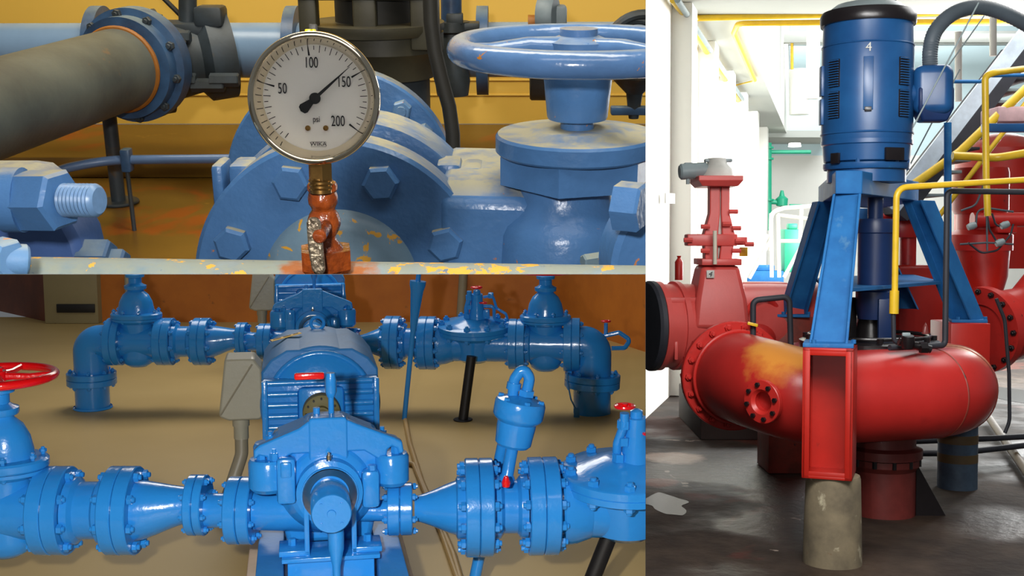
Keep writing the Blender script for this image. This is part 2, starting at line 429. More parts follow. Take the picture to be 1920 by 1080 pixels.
for a in (20, 40, 58, 74):
    ra = math.radians(a); p = c3 + Vector((math.sin(ra)*.215, 0, math.cos(ra)*.215))
    b = bc(t); b.hexp(p, p+Vector((0,-.03,0)), .021, .3, ch=.003); b.cyl(p, p+Vector((0,-.045,0)), .011, n=12); b.obj('bolt', M_TB2, t)
for x0, x1, y0_, y1_ in ((397, 428, 306, 400), (430, 480, 306, 380), (818, 866, 304, 420), (866, 905, 310, 360)):
    p, q = tl(x0, y0_, 1.84), tl(x1, y1_, 1.84)
    b = bc(t); b.box(((p.x+q.x)/2, 1.86, (p.z+q.z)/2), (q.x-p.x, .07, p.z-q.z), bev=.008); b.obj('flange_nut', M_TB, t)

# ---- gate valve on the right
vx = tl(1082, 240, 1.75)
t = thing('gate_valve', 'big blue gate valve with a round handwheel right of the gauge', 'valve', C_, (vx.x, vx.y, tl(1082, 500, 1.75).z))
def vz(py): return tl(1082, py, 1.75).z
V = lambda py: (vx.x, vx.y, vz(py))
s = 1.85/F
wz = vz(92)
b = bc(t); b.torus((vx.x, vx.y, wz), (0,0,1), 208*s, 23*s, 96, 20); hw = b.obj('handwheel', M_TBG, t)
b = bc(t); b.lathe([(0,wz-.03),(.05,wz-.03),(.05,wz+.012),(.028,wz+.02),(.028,wz+.03),(0,wz+.03)], (vx.x,vx.y,0), (0,0,1), 40); b.obj('wheel_hub', M_TBG, t)
for a in (200, 320, 80):
    ra = math.radians(a); dd = Vector((math.cos(ra), math.sin(ra), 0)); o_ = Vector((vx.x, vx.y, wz))
    b = bc(t); b.tube([o_+dd*.03, o_+dd*.08+Vector((0,0,.006)), o_+dd*.135+Vector((0,0,.002)), o_+dd*.168], [.02,.015,.013,.016], 12); b.obj('spoke', M_TBG, t)
b = bc(t); b.hexp(V(82), V(68), .021, .2, ch=.002); b.obj('wheel_nut', M_TBG, t)
b = bc(t); b.lathe([(0,vz(222)),(52*s,vz(222)),(54*s,vz(218)),(63*s,vz(118)),(58*s,vz(108)),(0,vz(108))], (vx.x,vx.y,0), (0,0,1), 48); b.obj('stem_sleeve', M_TB, t)
b = bc(t); b.cyl(V(250), V(215), 30*s, n=32); b.obj('stem', M_TB, t)
b = bc(t); b.lathe([(0,vz(285)),(142*s,vz(285)),(146*s,vz(281)),(146*s,vz(254)),(142*s,vz(249)),(95*s,vz(248)),(80*s,vz(240)),(0,vz(240))], (vx.x,vx.y,0), (0,0,1), 72); b.obj('yoke_plate', M_TB, t)
b = bc(t); b.hexp(V(338), V(282), 142*s, .26, ch=.004); b.obj('packing_nut', M_TB, t)
b = bc(t); b.lathe([(0,vz(560)),(.112,vz(560)),(.106,vz(425)),(.1,vz(408)),(.086,vz(392)),(.074,vz(370)),(.07,vz(330)),(0,vz(330))], (vx.x-.018,vx.y+.0,0), (0,0,1), 56)
b.obj('bonnet', M_TB, t)
p, q = tl(866, 328, 1.78), tl(1010, 500, 1.78)
b = bc(t); b.loft([[(x, y, z_) for x, y, z_ in ((xx, 1.70, zt-.02), (xx, 1.74, zt), (xx, 2.0, zt), (xx, 2.05, q.z-.1), (xx, 1.70, q.z-.1))] for xx, zt in ((p.x-.03, p.z), (p.x+.09, p.z-.003), (p.x+.16, p.z-.02), (vx.x, p.z-.035), (vx.x+.12, p.z-.05))])
b.obj('valve_body', M_TB, t, bevel=.012)

# ---- flange and bolt at the right edge
fc = tl(1262, 470, 1.35)
t = thing('pipe_flange', 'blue flange edge with one large side bolt, below and right of the handwheel', 'flange', C_, fc)
b = bc(t); b.lathe([(0,-.05),(.088,-.05),(.094,-.044),(.094,.0),(0,.0)], fc, (-.25,.97,0), 64); b.obj('flange_disc', M_TB, t)
pb = tl(1192, 388, 1.25)
b = bc(t); b.hexp(pb+Vector((-.02,.008,0)), pb+Vector((.008,-.004,0)), 48*1.3/F, 0, ch=.003); b.obj('bolt', M_TB, t)
pb = tl(1106, 486, 1.45)
b = bc(t); b.hexp(pb+Vector((.03,.01,0)), pb+Vector((-.01,-.01,0)), 14*1.5/F, .5, ch=.002); b.obj('bolt', M_TPIPE, t)

# ---- bolted casting at the left edge
t = thing('bolted_flange', 'blue flange with thick hex nut and threaded stud at left edge', 'flange', C_, tl(60, 400, 1.3))
pl = [(-160,330),(-40,318),(40,318),(70,322),(100,345),(140,400),(162,440),(172,480),(180,560),(-160,560)]
P3 = [tl(x, y, 1.36) for x, y in pl]
b = bc(t); b.prism([(p.x, p.z) for p in P3], 1.33, 1.42); b.obj('flange_plate', M_TDB2 := paint('navy blue paint', (58, 84, 134), rough=.4, vs=9, dust=DUST, spots=[((190,110,50), 40, .7, .02)]), t, bevel=.01)
n0, n1 = tl(44, 375, 1.24), tl(118, 375, 1.22)
b = bc(t); b.hexp(n0, n1, 58*1.3/F, 0, ch=.004); b.cyl(n0-Vector((.02,0,0)), n0, 60*1.3/F, n=32); b.obj('nut', M_TB, t)
b = bc(t); s0, s1 = n1, tl(187, 376, 1.21); d = (s1-s0); m = 9
prof = [(0,0)]
for k in range(m*2): prof.append(((.0182 if k % 2 else .0165), d.length*.93*k/(m*2)))
prof += [(.0165, d.length*.95), (.014, d.length), (0, d.length)]
b.lathe(prof, s0, d, 32); b.obj('stud', M_TPIPE2 := paint('scuffed pale blue', (104, 140, 182), rough=.35, vs=40, spots=[((170,120,80), 60, .68, .02)]), t)
for x0, x1, y0_, y1_ in ((150, 212, 452, 500), (205, 238, 470, 500)):
    p, q = tl(x0, y0_, 1.35), tl(x1, y1_, 1.35)
    b = bc(t); b.hexp((p.x, 1.35, (p.z+q.z)/2-.01), (q.x, 1.35, (p.z+q.z)/2-.01), (p.z-q.z)/2+.012, .5, ch=.003); b.obj('nut', M_TDB, t)
t = thing('plug_fitting', 'blue rounded bolt head at bottom left corner of the pipework', 'bolt', C_, tl(5, 485, .88))
p = tl(-6, 486, .86); b = bc(t); b.lathe([(0,0),(.0145,0),(.0165,.003),(.0165,.02),(0,.02)], p+Vector((.014,-.004,0)), (-.85,.5,0), 6); b.cyl(p+Vector((.002,0,0)), p+Vector((.02,.01,-.004)), .0125, n=28, ch=.002); b.obj('bolt_head', M_TB2, t)

# ---- big grey pipe coming forward on the left
a0, a1 = tl(-190, 262, 2.0), tl(232, 128, 2.75); dd = (a1-a0).normalized()
t = thing('grey_pipe', 'thick dull grey pipe slanting in from the upper left', 'pipe', C_, a1)
b = bc(t); b.cyl(a0-dd*.2, a1, .094, n=56); b.obj('pipe_body', M_TGREY, t)
b = bc(t); b.torus(a1-dd*.02, dd, .094, .007, 56, 8); b.obj('weld_bead', M_TWELD, t)
b = bc(t); b.lathe([(.09,-.005),(.118,-.005),(.118,.03),(.134,.035),(.134,.075),(0,.075)], a1, dd, 64); b.obj('flange', M_TDB, t)
bolts(t, (THL[t.name] @ (a1+dd*.05)), dd, .122, 10, .011, .05, M_TDARK, ph=.2)
t = thing('butterfly_valve', 'dark lugged valve between grey pipe flange and pale blue pipe', 'valve', C_, a1+dd*.13)
e0, e1 = tl(285, 118, 2.92), tl(432, 96, 3.0)
b = bc(t); b.lathe([(0,0),(.128,0),(.128,.03),(.1,.04),(.09,.11),(.115,.13),(.115,.19),(0,.19)], e0, e1-e0, 48); b.obj('valve_body', M_TDARK, t)
p = tl(352, 60, 2.95); q = tl(352, -60, 2.95)
b = bc(t); b.cyl(p, q, .022, n=20); b.obj('stem', M_TDARK, t)
b = bc(t); p = tl(365, 52, 2.95); b.box(p, (.14, .1, .03), bev=.006); b.box(tl(395, 30, 2.93), (.07,.07,.05), bev=.01); b.obj('mounting_plate', M_TDARK, t)
for x, y, ln in ((330,150,.1), (410,150,.1), (375,160,.12), (330,70,.07)):
    b = bc(t); p = tl(x, y, 2.86); b.hexp(p-Vector((.02,0,0)), p+Vector((ln*.5,0,0)), .017, .3, ch=.003); b.obj('lug_bolt', M_TDARK, t)
p0 = tl(310, 0, 2.97); p1 = tl(338, 28, 2.97)
b = bc(t); b.cyl(p0+(p0-p1)*1.2, p1, .006, n=10); b.obj('brace_rod', M_TBLK, t)
t = thing('support_post', 'dark round post holding up the flange of the thick grey pipe', 'post', C_, (tl(213,290,2.85).x, 2.85, ZF2))
b = bc(t); g = tl(213, 292, 2.85); b.cyl((g.x, 2.85, ZF2), (g.x, 2.85, tl(213, 180, 2.85).z), .0175, n=20); b.disc((g.x,2.85,ZF2+.004),(0,0,1),.05,.008); b.obj('post', M_TDARK, t)
# pale blue pipe run at the back
t = thing('back_pipe', 'pale blue pipe running level along the yellow back wall', 'pipe', C_, tl(500, 95, 3.05))
b = bc(t); g0, g1 = tl(-30, 96, 3.12), tl(1230, 92, 3.12); b.cyl(g0-Vector((.3,0,0)), g1+Vector((.3,0,0)), .071, n=48); b.obj('pipe_body', M_TLB, t)
for px in (190, 552, 905):
    b = bc(t); p = tl(px, 95, 3.12); b.lathe([(.07,-.015),(.115,-.015),(.115,.015),(.07,.015)], p, (1,0,0), 48, close=True); b.obj('flange', M_TDB, t)
t = thing('drain_pipe', 'thin grey blue pipe low behind, clamped left of the gauge', 'pipe', C_, tl(300, 300, 2.6))
pts = fillet([tl(70, 345, 2.5), tl(110, 318, 2.55), tl(200, 300, 2.6), tl(620, 296, 2.6)], .3)
b = bc(t); b.tube(pts, .0105, 14); b.obj('pipe_body', M_TLB2 := paint('slate blue pipe', (86, 110, 146), rough=.35, bump=.1), t)
b = bc(t); p = tl(238, 300, 2.6); b.box(p, (.022, .03, .052), bev=.004); b.obj('clamp', M_TDB, t)
b = bc(t); b.cyl(tl(238, 315, 2.6), (p.x, 2.6, ZF2), .005, n=10); b.obj('clamp_rod', M_TDARK, t)

# ---- olive motor above, hose and small fittings
t = thing('drive_motor', 'olive black motor cradle with square openings above the gauge', 'motor', C_, tl(690, 60, 2.7))
mx0, mx1 = tl(558, 0, 2.6).x, tl(822, 0, 2.6).x; zb, zt = tl(690, 60, 2.6).z, tl(690, 5, 2.6).z
b = bc(t)
for x0, x1 in ((558, 592), (660, 704), (768, 822)):
    xa, xb = tl(x0, 0, 2.6).x, tl(x1, 0, 2.6).x; b.box(((xa+xb)/2, 2.62, (zb+zt)/2+.01), (xb-xa, .05, zt-zb+.1), bev=.006)
b.box(((mx0+mx1)/2, 2.62, zt+.035), (mx1-mx0, .06, .06), bev=.006)
b.lathe([(0,zb-.012),(.15,zb-.012),(.158,zb),(.158,zb+.012),(0,zb+.012)], ((mx0+mx1)/2, 2.7, 0), (0,0,1), 48)
b.obj('cradle', M_TMOT, t)
b = bc(t); b.cyl(((mx0+mx1)/2, 2.72, zb), ((mx0+mx1)/2, 2.72, zt+.05), .09, n=32); b.obj('coupling_guard', M_TBLK, t)
zc = tl(690, 105, 2.6).z
b = bc(t); b.lathe([(0,zc-.06),(.12,zc-.06),(.125,zc-.02),(.14,zc),(.14,zb-.012),(0,zb-.012)], ((mx0+mx1)/2+.015, 2.72, 0), (0,0,1), 40); b.obj('neck', M_TMOT, t)
b = bc(t); zn = tl(690, 150, 2.6).z; b.cyl(((mx0+mx1)/2+.01, 2.74, zn-.16), ((mx0+mx1)/2+.01, 2.74, zc-.05), .11, n=36); b.obj('neck_column', M_TDARK, t)
t = thing('black_hose', 'black rubber hose drooping between the motor and handwheel', 'hose', C_, tl(850, 200, 2.45))
pts = [tl(x, y, 2.45) for x, y in ((806,-20),(808,40),(815,95),(828,150),(842,200),(849,250),(850,292),(849,310))]
b = bc(t); b.tube(pts, .0155, 14); b.obj('hose_body', M_TBLK, t)
b = bc(t); b.hexp(pts[-2], pts[-1], .021, .1, ch=.002); b.obj('ferrule', M_TDARK, t)
t = thing('check_valve', 'dark blue upright valve on the back pipe behind the black hose', 'valve', C_, tl(848, 95, 3.0))
p = lambda py: tl(846, py, 2.98)
b = bc(t); b.cyl(p(60), p(-30), .026, n=24); b.obj('stem', M_TDB, t)
b = bc(t); b.lathe([(0,p(178).z),(.04,p(178).z),(.045,p(150).z),(.038,p(120).z),(.04,p(90).z),(.036,p(62).z),(.045,p(58).z),(.045,p(40).z),(0,p(36).z)], (p(0).x, 2.98, 0), (0,0,1), 24); b.obj('valve_body', M_TDARK, t)
b = bc(t); b.box(p(48)+Vector((.02,0,0)), (.1, .06, .018), bev=.003); b.box(p(33)+Vector((.01,-.02,0)), (.04,.04,.025), bev=.003); b.obj('gland_plate', M_TDARK, t)
t = thing('elbow_fitting', 'grey capped fitting on the back pipe above the handwheel rim', 'fitting', C_, tl(1040, 35, 2.9))
b = bc(t); b.lathe([(0,0),(.045,0),(.05,.012),(.05,.03),(.044,.04),(0,.04)], tl(1012,28,2.9), (1,-.3,0), 28); b.box(tl(1045,32,2.92), (.045,.05,.058), bev=.008); b.cyl(tl(1040,40,2.95), tl(1040,80,2.95), .03, n=20); b.obj('fitting_body', M_TGR2 := paint('grey paint', (116,128,134), rough=.5), t)
b = bc(t); b.cyl(tl(990,42,2.9), tl(1008,42,2.9), .018, n=16); b.obj('rusty_nipple', M_TWELD, t)
t = thing('far_valve', 'dark valve with arched yoke in the upper right behind handwheel', 'valve', C_, tl(1190, 120, 2.8))
b = bc(t); b.torus(tl(1205, 95, 2.8), (0,1,.1), .085, .012, 40, 10); b.torus(tl(1195, 85, 2.86), (0,1,.1), .06, .01, 40, 10); b.obj('yoke_ring', M_TDARK, t)
b = bc(t); b.lathe([(0,0),(.012,0),(.02,.06),(.06,.1),(.07,.16),(0,.16)], tl(1188, 222, 2.8), (0,0,1), 24); b.obj('valve_body', M_TDARK, t)
b = bc(t); b.box(tl(1180,207,2.8), (.09,.03,.02), bev=.004); b.obj('foot_lever', M_TDB, t)
t = thing('flange_joint', 'dark flange joint under the back pipe left of stem sleeve', 'flange', C_, tl(1010, 140, 3.0))
b = bc(t); b.disc(tl(1012, 110, 3.02), (1,0,0), .105, .05, n=40); b.disc(tl(1030, 110, 3.02), (1,0,0), .1, .03, n=40); b.obj('flange_disc', M_TDARK, t)

# ---- lights of this room: ceiling fluorescents and the camera's flash
area('TL', 'ceiling_tube', (-.3, 2.2, 1.1), (0, 2.6, -.3), 2.6, 46, (1, .93, .78), .5)
area('TL', 'ceiling_tube_front', (0.1, .75, .95), (.1, 1.5, -.4), 1.6, 6, (1, .95, .88), .3)
area('TL', 'flash_upper', (-.12, .02, .16), (0, 2, -.45), .07, 19, (1, .97, .93))
# ================================================================ BL: pump room painted bright blue
C_ = 'BL'
def bl(px, py, Y=None, Z=None): return at('BL', px, py, Y=Y, Z=Z)
HP, HS = .365, .456                       # height of the pipe axis and of the pump shaft
M_BLUE = paint('fresh glossy blue paint', (40, 136, 216), rough=.2, var=.03, vs=4, bump=.35, bs=38, coat=.3)
M_BLUES = paint('worn blue paint', (50, 122, 186), rough=.45, vs=5, bump=.3, bs=40)
M_RED = paint('glossy red enamel', (222, 14, 20), rough=.2, var=.05, bump=.3, bs=60, coat=.3)
M_BGREY = paint('light grey box paint', (158, 154, 136), rough=.35, var=.03, bump=.2, bs=60)
M_COND = paint('grey flexible conduit', (140, 132, 112), rough=.45, var=.05, bump=.1)
M_BEIGE = paint('floor coloured conduit paint', (178, 146, 92), rough=.5, var=.04)
M_PAD = paint('pinkish concrete pad', (196, 172, 150), rough=.8, var=.08, vs=10, bump=.2)
M_BBLK = paint('black steel leg', (16, 14, 16), rough=.5, bump=.05)
M_OLIVE = paint('olive coupling rubber', (112, 104, 58), rough=.6, var=.1)
M_STEEL = paint('bright machined steel', (196, 192, 186), rough=.22, metal=1, bump=.05)
M_STICK = paint('yellow sticker', (232, 182, 40), rough=.5, bump=0, var=.02)
def floor2():
    m, n, b = nt('tan floor paint'); P = pos(n).outputs['Position']
    c = ramp(n, noise(n, 1.3, 4, .5, P), [(.3, srgb((178, 150, 92))), (.7, srgb((190, 162, 104)))])
    n.links.new(c, b.inputs['Base Color']); b.inputs['Roughness'].default_value = .5
    bumpn(n, b, noise(n, 60, 3, .5, P), .05, .003); return m
M_BFLOOR = floor2()
M_BWALL = paint('burnt orange wall', (196, 116, 34), rough=.6, vs=1.6, c2=(170, 94, 26), bump=.05, spots=[((110,70,30), 7, .66, .1)])
M_BWALL_SHADE = paint('brown wall with painted shade', (112, 54, 22), rough=.6, vs=3, c2=(80,36,16), bump=.05)  # shadow on the left wall is put into this brown
M_CAB = paint('khaki cabinet', (146, 134, 98), rough=.5, var=.04, bump=.03)
b = B(); b.quad((-7, -.5, 0), (7, -.5, 0), (7, 9.6, 0), (-7, 9.6, 0)); struct(b, 'floor_3', M_BFLOOR, C_)
WB = bl(600, 604, Z=0).y
p0 = bl(1035, 603, Z=0); p1 = bl(1235, 668, Z=0)
xl = bl(125, 604, Z=0).x
b = B(); b.quad((xl, WB, 0), (p0.x, WB, 0), (p0.x, WB, 1.6), (xl, WB, 1.6)); struct(b, 'wall_rear', M_BWALL, C_)
dd = (p1-Vector((p0.x, WB, 0))); e1 = Vector((p0.x, WB, 0)) + dd*1.6
b = B(); b.quad((p0.x, WB, 0), (e1.x, e1.y, 0), (e1.x, e1.y, 1.6), (p0.x, WB, 1.6)); struct(b, 'wall_right', M_BWALL, C_)
q0, q1 = bl(104, 607, Z=0), bl(-90, 563, Z=0)
b = B(); b.quad((q1.x, q1.y, 0), (q0.x, q0.y, 0), (q0.x, q0.y, 1.6), (q1.x, q1.y, 1.6)); struct(b, 'wall_left', M_BWALL_SHADE, C_)
t = thing('wall_cabinet', 'khaki sheet metal cabinet with dark slot against the brown wall', 'cabinet', C_, (bl(145, 605, Z=0).x, bl(145, 605, Z=0).y+.25, 0))
Yc = q0.y
x0, x1 = bl(100, 600, Y=Yc).x, bl(187, 600, Y=Yc).x; xs = bl(206, 590, Y=Yc+.35).x
b = bc(t); b.box(((x0+xs)/2-.02, Yc+.3, .6), (x1-x0+.06, .6, 1.2-.0), bev=.01); b.obj('body', M_CAB, t)
b = bc(t); za, zb_ = bl(140, 586, Y=Yc).z, bl(140, 570, Y=Yc).z; b.box(((x0+x1)/2, Yc-.003, (za+zb_)/2), ((x1-x0)*.82, .02, zb_-za), bev=.003); b.obj('vent_slot', M_BBLK, t)
for px, w, mt, lab in ((241, .02, M_BGREY, 'thin grey pipe up the wall behind the left far valve'), (863, .035, M_COND, 'khaki pipe up the orange wall behind the far control valve')):
    p = bl(px, 596, Y=WB-.05); b = B(); b.cyl((p.x, p.y, 0), (p.x+(.09 if px > 500 else 0), p.y, 1.3), w, n=16); single(b, 'wall_pipe', mt, lab, 'pipe', C_, (p.x, p.y, 0))

def fl_pair(t, x, y, w, R, nb, rb, mat=M_BLUE, z=HP, u=(1,0,0), bph=.2):
    """two flanges face to face with a gasket line, bolts all round (thing coordinates, x along the run)"""
    u = Vector(u).normalized(); c = Vector((x, y, z)); th = w*.47
    for s in (-1, 1):
        b = B(); b.disc(c + u*s*(th*.5+.0006), u, R, th, n=56, ch=.003)
        b.obj('flange', mat, t)
    bolts(t, c, u, R*.84, nb, rb, w*.98, mat, ph=bph)

class Run:
    """one straight pipe run: things placed along a line from the pump outwards"""
    def __init__(s, o, rz): s.o, s.rz = Vector(o), rz
    def th(s, name, label, cat, x, group=None):
        M = Matrix.Rotation(s.rz, 4, 'Z'); p = s.o + M @ Vector((x, 0, 0))
        return thing(name, label, cat, 'BL', (p.x, p.y, 0), s.rz, group)
def gate_valve(run, x, label, wheel=True, k=1, cut=False, wside=1):
    t = run.th('gate_valve', label, 'valve', x)
    b = B(); o = (0,0,HP)
    b.lathe([(0,-.14*k),(.045,-.135*k),(.075,-.115*k),(.09,-.08*k),(.088,.0),(.082,.06),(.09,.10),(.125,.112),(.132,.118),(.132,.128),(0,.128)], o, n=48)
    for v in b.bm.verts: v.co.y *= .82
    b.cyl((-.1*wside,0,HP), (.1*wside,0,HP), .085*k, n=40)
    b.lathe([(.115,-.07),(.1,-.03),(.088,0)], (.0,0,HP), (1,0,0), 40) if False else None
    b.obj('body', M_BLUE, t)
    b = B(); b.lathe([(0,.1292),(.132,.1292),(.136,.134),(.136,.152),(.13,.158),(.098,.16),(.094,.185),(.086,.22),(.068,.255),(.045,.275),(.042,.285),(0,.285)], o, n=48)
    for v in b.bm.verts: v.co.y *= .82
    b.obj('bonnet', M_BLUE, t)
    me = bolt_mesh(.0105, .045, M_BLUE)
    for i in range(8):
        a = PI/8 + i*PI/4; ob = bpy.data.objects.new('bolt', me); COL.objects.link(ob); ob.parent = t
        ob.matrix_local = Matrix.Translation((math.cos(a)*.118, math.sin(a)*.118*.82, HP+.143))
    b = B(); b.lathe([(0,.285),(.055,.285),(.058,.29),(.058,.305),(.045,.31),(.034,.318),(.034,.345),(.048,.35),(.05,.365),(.03,.372),(0,.372)], o, n=32); b.obj('gland', M_BLUE, t)
    b = B(); b.cyl((0,0,HP+.37), (0,0,HP+.425), .012, n=16); b.hexp((0,0,HP+.405), (0,0,HP+.42), .02); b.obj('stem', M_RED, t)
    if wheel:
        b = B(); b.torus((0,0,HP+.395), (0,0,1), .158, .0125, 64, 14)
        hw = b.obj('handwheel', M_RED, t)
        b = B(); b.lathe([(0,-.015),(.028,-.015),(.03,0),(.028,.014),(0,.014)], (0,0,HP+.397), n=28)
        for i in range(5):
            a = .25 + i*2*PI/5; d = Vector((math.cos(a), math.sin(a), 0)); c = Vector((0,0,HP+.395))
            b.tube([c+d*.02, c+d*.09+Vector((0,0,-.004)), c+d*.155], [.012,.0095,.0095], 10)
        b.obj('wheel_spokes', M_RED, hw)
    return t
def spool(run, x0, x1, r, label, flanges=(), name='pipe_spool', nb=8, group=None):
    t = run.th(name, label, 'pipe', (x0+x1)/2, group); m = (x0+x1)/2
    b = B(); b.cyl((x0-m,0,HP), (x1-m,0,HP), r, n=48)
    b.obj('pipe_body', M_BLUE, t)
    for fx_, w, R, n_, rb in flanges:
        fl_pair(t, fx_-m, 0, w, R, n_, rb)
        b = B(); s = 1 if fx_ < m else -1
        b.lathe([(r,0),(r+.016,0),(r+.014,.02),(r,.03)], (fx_-m+s*w*.5,0,HP), (s,0,0), 40); b.obj('hub', M_BLUE, t)
    return t
def reducer(run, x0, r0, x1, r1, ecc, label, flanges=(), lip=0):
    t = run.th('pipe_reducer', label, 'pipe', (x0+x1)/2); m = (x0+x1)/2
    rings = []
    for i in range(9):
        f = i/8; g = f*f*(3-2*f)*.5+f*.5; r = r0+(r1-r0)*g; z = HP + ecc*(max(r0,r1)-r)
        rings.append([(x0+(x1-x0)*f-m, r*math.sin(2*PI*k/40), z+r*math.cos(2*PI*k/40)) for k in range(40)])
    b = B(); b.loft(rings)
    if lip: b.lathe([(r1,0),(r1+.008,.004),(r1+.008,.03),(r1,.034)], (x1-m-.02,0,HP), (1,0,0), 40)
    b.obj('pipe_body', M_BLUE, t)
    for fx_, w, R, n_, rb in flanges: fl_pair(t, fx_-m, 0, w, R, n_, rb, z=HP+(ecc*(max(r0,r1)-min(r0,r1)) if abs(fx_-(x0 if r0 < r1 else x1)) < .06 else 0))
    return t
def left_run(o, rz, w, wheel, far):
    run = Run(o, rz); pl = w
    e = .012
    reducer(run, -.252, .049, -.36, .05, 0, f'short blue suction spool joined to the {pl} pump', [(-.2525, .076, .098, 8, .010)])
    reducer(run, -.555, .088, -.405, .052, .45, f'blue tapering reducer in the left branch of the {pl} pump', [(-.379, .052, .088, 8, .0095)])
    spool(run, -.75, -.64, .083, f'blue pipe spool between the left valve and reducer of {pl} pump', [(-.595, .085, .128, 8, .0145), (-.793, .09, .128, 8, .0145)])
    gate_valve(run, -.945, f'blue gate valve at the left end of the {pl} pump line' + (' with its red handwheel' if not far else ', elbow beside it'))
    if far:
        fl = run.th('pipe_elbow', 'dark blue elbow dropping to floor left of the far left valve', 'pipe', -1.2)
        x = -1.2
        pts = fillet([(-1.085-x,0,HP), (0,0,HP), (0,0,0)], .17, 12); b = B(); b.tube(pts, .09, 40); b.obj('pipe_body', M_BLUE, fl)
        fl_pair(fl, -1.06-x, 0, .08, .128, 8, .012)
        fl_pair(fl, 0, 0, .07, .13, 8, .012, z=.165, u=(0,0,1))
        b = B(); b.lathe([(.1,0),(.104,.004),(.1,.012)], (0,0,0)); b.obj('floor_collar', M_BLUE, fl)
def small_wheel(t, p, R, ax=(0,0,1), mat=None):
    b = B(); b.torus(p, ax, R, R*.22, 20, 8)
    c = Vector(p); M = axm(c, ax)
    for i in range(3):
        d = (M.to_3x3() @ Vector((math.cos(i*2.09), math.sin(i*2.09), 0))); b.cyl(c-d*0, c+d*R, R*.16, n=8)
    b.cyl(c - Vector(ax)*R*.3, c+Vector(ax)*R*.3, R*.3, n=10); b.obj('red_handwheel', M_RED, t)
def control_valve(run, x, label, far, rz=0):
    t = run.th('control_valve', label, 'valve', x)
    o = (0,0,HP)
    b = B(); b.lathe([(0,-.105),(.06,-.1),(.095,-.08),(.11,-.03),(.12,.02),(.16,.045),(.185,.056),(0,.056)], o, n=48)
    b.cyl((-.2,0,HP), (.2,0,HP), .096, n=44)
    b.lathe([(.118,0),(.112,.04),(.098,.08)], (-.19,0,HP), (1,0,0), 40)
    b.obj('body', M_BLUE, t)
    T = Matrix.Translation((0,0,HP+.058)) @ Matrix.Rotation(math.radians(5), 4, 'X')
    b = B(T); b.lathe([(0,0),(.19,0),(.196,.004),(.196,.022),(.193,.0235),(.196,.025),(.196,.046),(.19,.05),(.15,.053),(.13,.062),(.07,.085),(.045,.09),(0,.09)], n=64)
    cov = b.obj('diaphragm_cover', M_BLUE, t)
    me = bolt_mesh(.0165, .05, M_BLUE)
    for i in range(10):
        a = i*2*PI/10+.2; ob = bpy.data.objects.new('bolt', me); COL.objects.link(ob); ob.parent = t
        ob.matrix_local = T @ Matrix.Translation((math.cos(a)*.172, math.sin(a)*.172, .026))
    b = B(T); b.lathe([(0,.085),(.046,.085),(.04,.12),(.031,.18),(.03,.215),(0,.22)], (.02,-.02,0), n=28); b.lathe([(0,.215),(.02,.215),(.018,.235),(.008,.24),(0,.24)], (.02,-.02,0), n=18)
    b.obj('pilot_housing', M_BLUE, t)
    b = B(T); b.tube(fillet([(-.035,-.02,.07),(-.035,-.03,.14),(-.018,-.04,.2),(-.018,-.04,.235)], .03), .0135, 12)
    for z_ in (.1,.15,.2): b.lathe([(0,-.012),(.02,-.012),(.02,.012),(0,.012)], (-.03+.012*(z_>.12),-.035,z_), n=6)
    b.tube(fillet([(.05,-.02,.15),(.11,-.02,.15),(.11,-.02,.08),(.16,.0,.06)], .02), .009, 10)
    b.tube(fillet([(.05,.02,.19),(.1,.02,.2),(.12,.02,.13),(.17,.02,.1),(.19,.02,.02)], .02), .007, 10)
    b.box((.07,-.03,.11), (.035,.035,.05), bev=.006); b.box((.09,.02,.2), (.03,.03,.03), bev=.006)
    b.obj('pilot_tubing', M_BLUE, t)
    c = T @ Vector((-.018 if not far else .02, -.04, .255)); small_wheel(t, c, .026)
    c = T @ Vector((.055, -.05, .175)); small_wheel(t, c, .018)
    return t
def leg(p0, p1, label):
    b = B(); b.cyl(p0, p1, .025, n=20); b.disc((p1[0], p1[1], .004), (0,0,1), .05, .008, n=24)
    t = single(b, 'pipe_support', M_BBLK, label, 'support', 'BL', p1)
